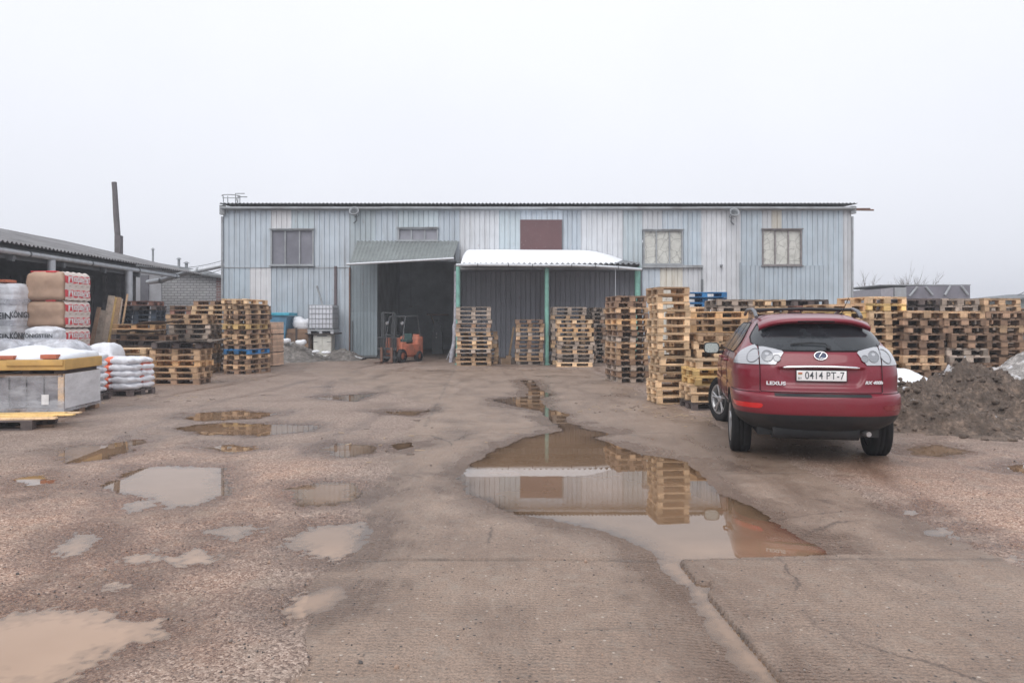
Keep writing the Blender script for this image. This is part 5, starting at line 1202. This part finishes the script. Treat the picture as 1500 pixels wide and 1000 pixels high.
def ph_of_y(y_, z): return math.acos(max(0, min(1, (1 - (y_ - atz(z, Tr)) / LREAR))) ** (NEXP / 2)) / (math.pi / 2)
def patch_rear(mb, rws, off, m=0, nx=24, sub=3, skirt=.012):   # rws: (z, xl, xr)
    zs = np.array([r_[0] for r_ in rws]); zz = np.interp(np.linspace(0, len(rws) - 1, (len(rws) - 1) * sub + 1), range(len(rws)), zs); P = []
    for z in zz:
        a = float(np.interp(z, zs, [r_[1] for r_ in rws])); b2 = float(np.interp(z, zs, [r_[2] for r_ in rws]))
        P.append([norm_off(a + (b2 - a) * i / nx, z, off) for i in range(nx + 1)])
    mb.grid(P, m)
def patch_corner(mb, sx, rws, off, m=0, nx=14, sub=3):        # rws: (z, inner x, outer y)
    zs = [r_[0] for r_ in rws]; zz = np.interp(np.linspace(0, len(rws) - 1, (len(rws) - 1) * sub + 1), range(len(rws)), zs); P = []
    for z in zz:
        a = ph_of_x(float(np.interp(z, zs, [r_[1] for r_ in rws])), z); b2 = ph_of_y(float(np.interp(z, zs, [r_[2] for r_ in rws])), z); b2 = max(a + .001, b2)
        P.append([corner_pt(sx, a + (b2 - a) * i / nx, z, off) for i in range(nx + 1)])
    mb.grid(P, m, flip=sx < 0)
# rear window
RW = [(1.262, -.36, .36), (1.272, -.47, .47), (1.292, -.59, .59), (1.315, -.665, .665), (1.34, -.695, .695), (1.40, -.69, .69), (1.46, -.655, .655), (1.52, -.612, .612), (1.56, -.57, .57)]
q = MB(); patch_rear(q, [(a - (.012 if i == 0 else 0) + (.01 if i == len(RW) - 1 else 0), b2 - .016, c2 + .016) for i, (a, b2, c2) in enumerate(RW)], .004, 0, 40); q.build("window_seal", M_gap, car)
q = MB(); patch_rear(q, RW, .009, 0, 40); q.build("rear_window", M_glass, car)
# spoiler over the glass
q = MB(); top, bot_ = [], []
for i in range(41):
    u = i / 40 * 2 - 1; xx = u * .615; fall = .075 * abs(u) ** 4 + .012 * u * u; yy = -.635 + .13 * abs(u) ** 3
    top.append([(xx * 1.0, -.12, 1.664 - fall * 1.2), (xx, -.36, 1.655 - fall), (xx, yy + .06, 1.622 - fall), (xx, yy, 1.600 - fall), (xx, yy + .012, 1.575 - fall), (xx, -.46, 1.556 - fall)])
q.grid([list(r_) for r_ in zip(*top)]); q.build("spoiler", M_car, car)
q = MB(); P = []
for z_, oy in ((1.590, -.002), (1.574, .008)): P.append([(-.20 + .4 * i / 10, -.640 + .12 * abs((-.2 + .4 * i / 10) / .655) ** 3 + oy - .004, z_ - .012 * ((-.2 + .4 * i / 10) / .655) ** 2) for i in range(11)])
q.grid(P); q.build("brake_lamp", M_glass, car)
# tail lights
for sx, lab in ((-1, "left"), (1, "right")):
    IN = [(1.108, .475, -.30), (1.15, .445, -.32), (1.20, .410, -.36), (1.235, .385, -.42), (1.255, .40, -.47), (1.275, .485, -.52), (1.295, .585, -.56), (1.315, .655, -.60)]
    q = MB()
    if sx > 0: patch_rear(q, [(z, a, .632) for z, a, _ in IN if a < .63], .012, 0, 16)
    else: patch_rear(q, [(z, -.632, -a) for z, a, _ in IN if a < .63], .012, 0, 16)
    tl = q.build("tail_light", M_lens, car)
    q = MB(); patch_corner(q, sx, [(1.108, .645, -.42), (1.16, .645, -.44), (1.21, .645, -.47), (1.26, .645, -.51), (1.30, .645, -.56), (1.325, .665, -.60), (1.34, .69, -.62)], .012, 0); q.build("side_lens", M_lens, tl)
    def ring(cx_, cz_, r_, name, mat, rr_=.004):
        P = [norm_off(sx * (cx_ + math.cos(a) * r_), cz_ + math.sin(a) * r_, .016) for a in np.linspace(0, 2 * math.pi, 25)]
        MB().tube(P, rr_, 6, cap=False).build(name, mat, tl)
        c_ = norm_off(sx * cx_, cz_, .0135); vs = [c_] + [norm_off(sx * (cx_ + math.cos(a) * r_ * .92), cz_ + math.sin(a) * r_ * .92, .0145) for a in np.linspace(0, 2 * math.pi, 24, endpoint=False)]
        MB().add(vs, [(0, 1 + i, 1 + (i + 1) % 24) for i in range(24)]).build("reflector_bowl", M_lens2, tl)
    ring(.555, 1.195, .058, "bowl_ring", M_lens2); ring(.458, 1.175, .036, "bowl_ring", M_lens2); 
    P = [corner_pt(sx, ph_of_x(.70, 1.2) + .085 * math.cos(a), 1.205 + .075 * math.sin(a), .016) for a in np.linspace(0, 2 * math.pi, 25)]
    MB().tube(P, .006, 6, cap=False).build("bowl_ring", M_lens2, tl)
    q = MB()                                               # bumper reflector in the corner
    patch_corner(q, sx, [(.634, .66, -.72), (.65, .63, -.60), (.675, .62, -.58), (.69, .64, -.58)], .006); q.build("reflector", M_redl if sx < 0 else M_redd, car)
# seams
def seam(pts, off=.003, r_=.0035, corner=None):
    q = MB(); q.tube([norm_off(x_, z, off) for x_, z in pts], r_, 5); q.build("panel_seam", M_gap, car)
for sx in (-1, 1):
    seam([(sx * .638, z) for z in np.linspace(.815, 1.325, 22)], .008, .004)
    q = MB(); q.tube([corner_pt(sx, s_, .806 if s_ < .9 else .806, .004) for s_ in np.linspace(ph_of_x(.64, .81), 1, 12)] + [Vector((sx * (atz(.81, Tw) + .003), y_, .81)) for y_ in (-.3, -.32)][:0], .005, 5); q.build("panel_seam", M_gap, car)
    for yy, z0_, z1_ in ((.55, .62, 1.24), (1.62, .5, 1.2)):
        q = MB(); q.tube([Vector((sx * (side_x(yy, z) + .0), yy - (.0 if yy > 1 else .35 * max(0, .95 - z)), z)) for z in np.linspace(z0_, z1_, 12)], .005, 5); q.build("panel_seam", M_gap, car)
seam([(x_, .812) for x_ in np.linspace(-.63, .63, 20)], .002, .006)
# bumper top pad
q = MB(); P = []
for z_, o_ in ((.775, .006), (.79, .009), (.803, .004)): P.append([norm_off(x_, z_, o_) for x_ in np.linspace(-.50, .50, 24)])
q.grid(P); q.build("bumper_pad", M_blk, car)
# chrome strip over the plate, plate, badges
q = MB(); q.tube([Vector((x_, rear_y(x_, 1.13) - .016, 1.093 - .012 * (x_ / .4) ** 2)) for x_ in np.linspace(-.40, .40, 22)], [.006] + [.0155] * 20 + [.006], 10); q.build("chrome_strip", M_chrome, car)
yp = rear_y(0, 1.0) - .022; PT_ = Matrix.Translation((-.0, yp, .995))
pl_ = MB().bbox((0, 0, 0), (.536, .012, .128), .004).build("plate_frame", M_blk, car, loc=(0, yp, .995), rot=(R(-2), 0, 0))
MB().bbox((0, -.008, 0), (.518, .006, .110), .002).build("license_plate", M_whitep, pl_)
q = MB(); F = lambda x_, z_: Matrix.Translation((x_, -.0125, z_)) @ FACE_Y
put_text(q, "0414", .112, F(-.078, -.001), 0, sx=.80, bold=.001, depth=.0005, spacing=1.08); put_text(q, "PT-7", .112, F(.142, -.001), 0, sx=.80, bold=.001, depth=.0005, spacing=1.12)
put_text(q, "BY", .036, F(-.225, -.030), 0, depth=.0005); q.build("plate_characters", M_ink, pl_)
MB().box((-.222, -.0118, .026), (.044, .001, .020), 0).box((-.222, -.0118, .0125), (.044, .001, .006), 1).build("plate_flag", [plain("flag_red", (.50, .16, .09), .5), plain("flag_green", (.12, .3, .12), .5)], pl_)
q = MB(); c_ = norm_off(0, 1.205, .012); tl_ = math.atan2(rear_y(0, 1.22) - rear_y(0, 1.18), .05)
EM = Matrix.Translation(c_) @ Euler((-tl_, 0, 0)).to_matrix().to_4x4()
def ell(mb, a, b2, r_, m): mb.tube([EM @ Vector((math.cos(t_) * a, 0, math.sin(t_) * b2)) for t_ in np.linspace(0, 2 * math.pi, 41)], r_, 8, m, cap=False)
ell(q, .066, .046, .0075, 0); q.add([EM @ Vector((0, 0, 0))] + [EM @ Vector((math.cos(t_) * .066, .001, math.sin(t_) * .046)) for t_ in np.linspace(0, 2 * math.pi, 32, endpoint=False)], [(0, 1 + i, 1 + (i + 1) % 32) for i in range(32)], 1)
q.tube([EM @ Vector(p) for p in ((.028, -.004, .034), (.012, -.004, .030), (-.012, -.004, -.006), (-.022, -.004, -.024), (.0, -.004, -.027), (.045, -.004, -.024))], [.004, .006, .006, .006, .006, .003], 6, 0)
q.build("emblem", [M_chrome, plain("emblem_blue", (.015, .03, .09), .3)], car)
M_badge = plain("badge_silver", (.72, .72, .74), .3, .0, var=.03, bumps=0)
def badge(s_, x_, z_, size, sxx, nm, shear=.0, sp_=1.0):
    q = MB(); a0 = math.atan2(rear_y(x_ + .03, z_) - rear_y(x_ - .03, z_), .06)
    M = Matrix.Translation(norm_off(x_, z_, .008)) @ Euler((0, 0, a0)).to_matrix().to_4x4() @ FACE_Y; put_text(q, s_, size, M, 0, sx=sxx, bold=.0022, depth=.002, shear=shear, spacing=sp_); q.build(nm, M_badge, car)
badge("LEXUS", -.475, .905, .052, 1.35, "badge_letters", 0, 1.05); badge("RX 400h", .545, .925, .045, 1.25, "badge_letters", .25, 1.0)
# wiper, antenna
q = MB(); q.tube([norm_off(-.30, 1.315, .022), norm_off(-.1, 1.325, .03), norm_off(.06, 1.318, .032), norm_off(.10, 1.285, .03)], .008, 6); q.cyl(norm_off(.09, 1.277, .0), norm_off(.09, 1.277, .04), .025); q.build("wiper", M_blk, car)
q = MB(); q.cyl((.42, .1, 1.66), (.46, -.12, 1.86), .004); q.cyl((.42, .14, 1.655), (.42, .06, 1.68), .02, .01); q.build("antenna", M_blk, car)
# roof rails
for sx in (-1, 1):
    q = MB(); pts = [(sx * .60, -.12, 1.635), (sx * .602, .04, 1.70), (sx * .605, .3, 1.735), (sx * .605, 1.0, 1.735), (sx * .60, 1.3, 1.68)]
    q.tube(pts, [.022, .024, .020, .020, .022], 8); q.build("roof_rail", plain("rail_grey", (.16, .165, .18), .4, .3), car)
q = MB(); q.tube([(-.60, .34, 1.728), (0, .34, 1.742), (.60, .34, 1.728)], .018, 8); q.tube([(-.60, .95, 1.73), (0, .95, 1.745), (.60, .95, 1.73)], .018, 8); q.build("cross_bar", M_blk, car)
# side windows
def side_patch(mb, sx, rws, off, nx=14, sub=2):
    zs = [r_[0] for r_ in rws]; P = []
    for z in np.linspace(zs[0], zs[-1], len(rws) * sub * 2):
        a = float(np.interp(z, zs, [r_[1] for r_ in rws])); b2 = float(np.interp(z, zs, [r_[2] for r_ in rws])); P.append([(sx * (side_x(a + (b2 - a) * i / nx, z) + off), a + (b2 - a) * i / nx, z) for i in range(nx + 1)])
    mb.grid(P, 0, flip=sx < 0)
for sx in (-1, 1):
    q = MB(); side_patch(q, sx, [(1.205, .0, 2.10), (1.26, -.16, 2.02), (1.33, -.18, 1.88), (1.43, -.10, 1.62), (1.53, .05, 1.35), (1.575, .15, 1.2)], .005); q.build("window_surround", M_gap, car)
    for a0, a1 in ((-.12, .42), (.48, 1.12), (1.18, 2.0)):
        q = MB(); rws = [(1.22, max(a0, .04) if a0 < 0 else a0, a1), (1.27, a0, min(a1, 1.96)), (1.33, a0 - (.0), min(a1, 1.83)), (1.43, a0 + .06 if a0 < 0 else a0, min(a1, 1.57)), (1.53, a0 + .2 if a0 < 0 else a0, min(a1, 1.31)), (1.56, a0 + .26 if a0 < 0 else a0, min(a1, 1.23))]; side_patch(q, sx, rws, .009); q.build("side_window", M_glass, car)
    # door handles, mirror
    for yy in (.62, 1.55):
        q = MB(); xx = sx * (side_x(yy, 1.09)); q.tube([(xx, yy - .11, 1.09), (xx + sx * .035, yy - .08, 1.092), (xx + sx * .035, yy + .06, 1.092), (xx, yy + .09, 1.09)], .013, 8); q.build("door_handle", M_car, car)
    def rr_(mb, w_, h_, y0_, y1_, m_=0, taper=1.0):
        th = np.linspace(0, 2 * math.pi, 36, endpoint=False); f = lambda k_, yy_: [(math.copysign(abs(math.cos(t_)) ** .55, math.cos(t_)) * w_ / 2 * k_, yy_, math.copysign(abs(math.sin(t_)) ** .6, math.sin(t_)) * h_ / 2 * k_) for t_ in th]
        a_, b_2 = f(1, y0_), f(taper, y1_); mb.add(a_ + b_2, [(i_, (i_ + 1) % 36, 36 + (i_ + 1) % 36, 36 + i_) for i_ in range(36)] + [tuple(range(35, -1, -1)), tuple(range(36, 72))], m_)
    mr = MB(); rr_(mr, .225, .165, -.05, 0); mo = mr.build("side_mirror", M_blk, car, loc=(sx * 1.04, 1.75, 1.20))
    mm = MB(); rr_(mm, .222, .162, .002, .05, taper=.95); rr_(mm, .211, .154, .05, .10, taper=.7); mm.build("mirror_shell", M_car, mo)
    mg = MB(); rr_(mg, .195, .138, -.054, -.0505); mg.build("mirror_glass", plain("mirror_sky_tone", (.50, .56, .54), .25, .5, var=.05, bumps=0), mo)  # pale grey-green base colour carries a painted sky reflection
    MB().bbox((sx * -.13, 0, -.06), (.14, .05, .05), .02).build("mirror_arm", M_blk, mo)
# wheels
def wheel(x_, y_, steer, sx):
    q = MB(); Rw = .358; q.lathe([(-.10, .232), (-.116, .25), (-.1175, .30), (-.112, .335), (-.095, .352), (-.06, Rw), (-.03, Rw), (-.028, Rw - .008), (-.018, Rw - .008), (-.016, Rw), (.016, Rw), (.018, Rw - .008), (.028, Rw - .008), (.03, Rw), (.06, Rw), (.095, .352), (.112, .335), (.1175, .30), (.116, .25), (.10, .232)], 56)
    w_ = q.build("wheel", M_tyre, car, loc=(x_, y_, Rw), rot=(0, 0, steer))
    q = MB(); q.lathe([(-.09, .232), (-.07, .21), (.06 * 1, .205), (.095, .225), (.108, .236), (.112, .232), (.10, .215)], 48, mat=Matrix.Scale(sx, 4, (1, 0, 0)))
    for k in range(5):
        a0 = 2 * math.pi * k / 5 + .3
        for da in (-.16, .16):
            c0, s0 = math.cos(a0 + da * .25), math.sin(a0 + da * .25); c1, s1 = math.cos(a0 + da), math.sin(a0 + da)
            q.tube([(sx * .075, c0 * .045, s0 * .045), (sx * .088, (c0 + c1) * .07, (s0 + s1) * .07), (sx * .092, c1 * .22, s1 * .22)], [.017, .015, .016], 7)
    q.lathe([(.05, .001), (.098, .001), (.096, .05), (.07, .065), (.04, .065)], 24, mat=Matrix.Scale(sx, 4, (1, 0, 0))); q.build("rim", M_alloy, w_)
    q = MB(); q.lathe([(-.02, .001), (-.02, .20), (.02, .20), (.03, .001)], 30, mat=Matrix.Scale(sx, 4, (1, 0, 0))); q.build("brake_disc", plain("brake_dark", (.03, .03, .03), .6), w_)
wheel(-.79, 0, 0, -1); wheel(.79, 0, 0, 1); wheel(-.79, 2.715, R(24), -1); wheel(.79, 2.715, R(24), 1)
# underbody
q = MB(); q.box((0, 1.3, .36), (1.30, 4.0, .10), 0); q.box((0, 0, .36), (1.25, .14, .12), 0); q.cyl((-.5, -.75, .38), (.42, -.75, .38), .10, m=0); q.cyl((.46, -.68, .37), (.50, -.90, .37), .028, m=1); q.cyl((-.65, .05, .33), (.65, .05, .33), .035, m=0)
for sx in (-1, 1): q.tube([(sx * .62, 0, .34), (sx * .35, .35, .30), (sx * .3, .8, .32)], .035, 7, 0)
q.build("underbody", [M_blk, M_alloy], car)
# ================================================================ FORKLIFT
M_fork = plain("forklift_orange", (.60, .19, .11), .55, var=.2, scale=5, dirt=(.26, .12, .09)); M_seat = plain("seat_green", (.03, .085, .08), .6); M_steel = plain("dark_steel", (.07, .075, .08), .5, .3, var=.3)
X, Y = GP(590, 531)
fk = thing("forklift", "small orange forklift parked in the warehouse doorway", "forklift", (X - .15, Y + .3, 0), R(153)); fk.scale = (.84, .84, .86)
q = MB(); q.bbox((0, -.25, .55), (1.0, 1.35, .5), .05); q.bbox((0, -.9, .72), (1.0, .5, .82), .12); q.bbox((0, .35, .62), (.98, .35, .55), .05); q.bbox((0, .5, .9), (.7, .12, .35), .03); q.bbox((0, -.98, 1.1), (.8, .3, .22), .08)
q.box((0, -.25, .28), (.8, 1.5, .1)); q.build("body", M_fork, fk)
q = MB(); q.bbox((0, -.42, .92), (.5, .5, .16), .05); q.bbox((0, -.66, 1.08), (.42, .12, .34), .05); q.build("seat", M_seat, fk)
q = MB(); q.cyl((0, .35, .85), (0, .12, 1.22), .03); q.lathe([(-.015, .16), (0, .175), (.015, .16), (0, .145)], 20, axis='Z', closed=True, mat=Matrix.Translation((0, .1, 1.25)) @ Euler((R(35), 0, 0)).to_matrix().to_4x4()); q.build("steering_wheel", M_black, fk)
for sx in (-1, 1):
    for yy, r in ((.52, .3), (-.78, .24)):
        q = MB(); q.lathe([(-.1, r * .55), (-.1, r * .92), (-.07, r), (.07, r), (.1, r * .92), (.1, r * .55)], 24, axis='X'); w_ = q.build("wheel", M_black, fk, loc=(sx * .46, yy, r))
        q = MB(); q.lathe([(-.06, .02), (-.06, r * .5), (.06, r * .55), (.07, r * .3), (.07, .02)], 18, axis='X'); q.build("rim", M_fork, w_)
q = MB()
for sx in (-1, 1):
    q.tube([(sx * .45, .45, .9), (sx * .43, .2, 1.98), (sx * .43, -.75, 2.02), (sx * .46, -.95, 1.1)], .028, 8)
q.cyl((-.43, .2, 1.99), (.43, .2, 1.99), .028); q.cyl((-.43, -.75, 2.02), (.43, -.75, 2.02), .028)
for k in range(6): q.box((0, .1 - k * .15, 2.02), (.84, .025, .03))
q.build("overhead_guard", M_steel, fk)
q = MB()
for sx in (-1, 1): q.box((sx * .33, .82, 1.1), (.07, .14, 2.1)); q.box((sx * .25, .84, 1.12), (.05, .1, 2.14)); q.cyl((sx * .17, .86, .2), (sx * .17, .86, 1.7), .025)
for z in (.4, 1.2, 2.15): q.box((0, .82, z), (.66, .08, .06))
q.build("mast", M_steel, fk)
q = MB(); q.box((0, .95, .25), (1.0, .05, .1)); q.box((0, .95, .62), (1.0, .05, .1)); q.box((0, .95, 1.1), (1.0, .03, .04))
for k in range(7): q.box((-.48 + k * .16, .95, .85), (.025, .03, .5))
q.build("carriage", M_steel, fk)
for sx in (-1, 1): MB().box((sx * .27, 1.0, .35), (.11, .04, .66)).box((sx * .27, 1.25, .05), (.11, .5, .035)).build("fork", M_rust, fk)
for sx in (-1, 1): MB().cyl((sx * .41, .36, 1.72), (sx * .41, .44, 1.70), .06, .07).build("headlight", M_zinc, fk)
# ================================================================ TANK, CABINET, BOX, TUB
YI = 30.2; X0 = (475 - CXP) / FPX * YI
cb = thing("steel_cabinet", "chipped cream steel cabinet under the white caged tank", "cabinet", (X0, YI, 0))
q = MB(); q.bbox((0, 0, .5), (.72, .6, 1.05), .01); q.build("case", plain("cabinet_cream", (.62, .60, .54), .6, var=.15, scale=4, dirt=(.3, .27, .24)), cb)
for sx in (-1, 1): MB().bbox((sx * .175, -.31, .52), (.33, .02, .92), .006).build("door", plain("cabinet_door", (.66, .65, .60), .6, var=.15, scale=5, dirt=(.32, .29, .26)), cb)
q = MB(); q.box((0, -.326, .96), (.4, .012, .04)); [q.box((sx * .27, -.326, .72), (.16, .012, .02)) for sx in (-1, 1)]; q.build("latch", M_trimd, cb)
tk = thing("caged_tank", "white plastic tank in a wire cage standing on the cream cabinet", "tank", (X0 - .02, YI, 1.05))
q = MB(); q.bbox((0, 0, .66), (.94, .94, .92), .07); q.cyl((0, 0, 1.1), (0, 0, 1.15), .12, m=0); q.build("tank_body", plain("tank_white", (.68, .70, .76), .35, var=.06, scale=3), tk)
q = MB()
for z in (.2, .4, .6, .8, 1.0, 1.13):
    for sy in (-1, 1): q.cyl((-.49, sy * .49, z), (.49, sy * .49, z), .011, n=6); q.cyl((sy * .49, -.49, z), (sy * .49, .49, z), .011, n=6)
for k in range(8):
    xx = -.49 + k * .14
    for sy in (-1, 1): q.cyl((xx, sy * .49, .15), (xx, sy * .49, 1.13), .010, n=6); q.cyl((sy * .49, xx, .15), (sy * .49, xx, 1.13), .010, n=6)
q.build("wire_cage", M_trim, tk)
q = MB(); q.box((0, 0, .13), (1.05, 1.05, .04)); [q.box((a * .45, 0, .06), (.12, 1.0, .12)) for a in (-1, 0, 1)]; q.build("tank_pallet", M_zinc, tk)
q = MB(); q.box((.0, 0, -.0), (1.25, .9, .05)); q.build("support_board", W["dark"], tk)
bx = thing("plank_box", "dark brown plank box beside the cream cabinet", "box", ((438 - CXP) / FPX * 30.3, 30.3, 0))
q = MB()
for k in range(6): q.box((0, -.35, .2 + k * .19), (1.12, .03, .175), t=.3 + .1 * (k % 3)); q.box((-.55, 0, .2 + k * .19), (.03, .68, .175), t=.4); q.box((.55, 0, .2 + k * .19), (.03, .68, .175), t=.4)
q.box((0, .35, .67), (1.12, .03, 1.12)); q.build("plank_walls", W["brown"], bx)
q = MB(); [q.box((a, -.38, .68), (.07, .03, 1.2), t=.3) for a in (-.52, 0, .52)]; q.build("battens", W["dark"], bx)
q = MB(); pillow(q, (.1, 0, 1.42), (.75, .5, .5), 77, p=.7, amp=.12, nu=30, nv=18); pillow(q, (-.1, .05, 1.6), (.45, .4, .3), 78, p=.8, amp=.1); o = q.build("rubbish_sack", M_bagw, None, loc=((441 - CXP) / FPX * 30.3, 30.3, -.04)); tag(o, "crumpled whitish sack of rubbish on top of the plank box", "sack")
tb_ = thing("blue_skip", "blue steel tub with a flared rim behind the left pallets", "skip", ((406 - CXP) / FPX * 30.2, 30.2, 0))
q = MB(); q.add([(-.5, -.4, .3), (.35, -.4, .3), (.35, .4, .3), (-.5, .4, .3), (-.6, -.5, 1.75), (.55, -.5, 1.75), (.55, .5, 1.75), (-.6, .5, 1.75)], [(0, 1, 5, 4), (1, 2, 6, 5), (2, 3, 7, 6), (3, 0, 4, 7), (3, 2, 1, 0)]); q.build("tub", plain("skip_blue", (.10, .27, .42), .55, var=.2, scale=4, dirt=(.12, .14, .17)), tb_)
MB().bbox((0, -.52, 1.82), (1.3, .12, .12), .02).bbox((0, .52, 1.82), (1.3, .12, .12), .02).bbox((.6, 0, 1.82), (.12, 1.0, .12), .02).build("rim", plain("skip_rim", (.06, .38, .52), .5), tb_)
MB().box((-.3, 0, .15), (.1, .7, .3)).box((.3, 0, .15), (.1, .7, .3)).build("feet", M_trimd, tb_)
# lumps of snow and foam at the heap
rr = random.Random(12)
for k, (px, py, s_, lab) in enumerate(((441, 502, .2, "white lump on the rubble heap in front of the plank box"), (462, 515, .16, "jagged white scrap on the rubble at the foot of the cabinet"), (478, 517, .18, "flat white scrap lying in front of the cabinet"), (420, 500, .15, "white clod on the left of the rubble heap"), (421, 519, .2, "flat white patch of snow at the left foot of the rubble heap"))):
    Yk = 28.9; q = MB(); pillow(q, (0, 0, 0), (s_ * 1.8, s_ * 1.5, s_ * (1 if k in (0, 3) else .5)), 90 + k, p=.8, amp=.08); o = q.build("white_lump", M_snow, None, loc=AT(px, py, Yk)); tag(o, lab, "debris")
# ================================================================ HAZE
hz = MB(); hz.box((0, 120, 5.5), (340, 380, 13.5)); hm = bpy.data.materials.new("haze_volume"); hm.use_nodes = True; n_ = hm.node_tree; n_.nodes.clear()
o_ = n_.nodes.new("ShaderNodeOutputMaterial"); pv = n_.nodes.new("ShaderNodeVolumePrincipled"); pv.inputs['Color'].default_value = (.93, .95, 1, 1); pv.inputs['Density'].default_value = .003; pv.inputs['Anisotropy'].default_value = .2
n_.links.new(pv.outputs[0], o_.inputs['Volume']); hzo = hz.build("haze", hm); tag(hzo, kind="stuff")
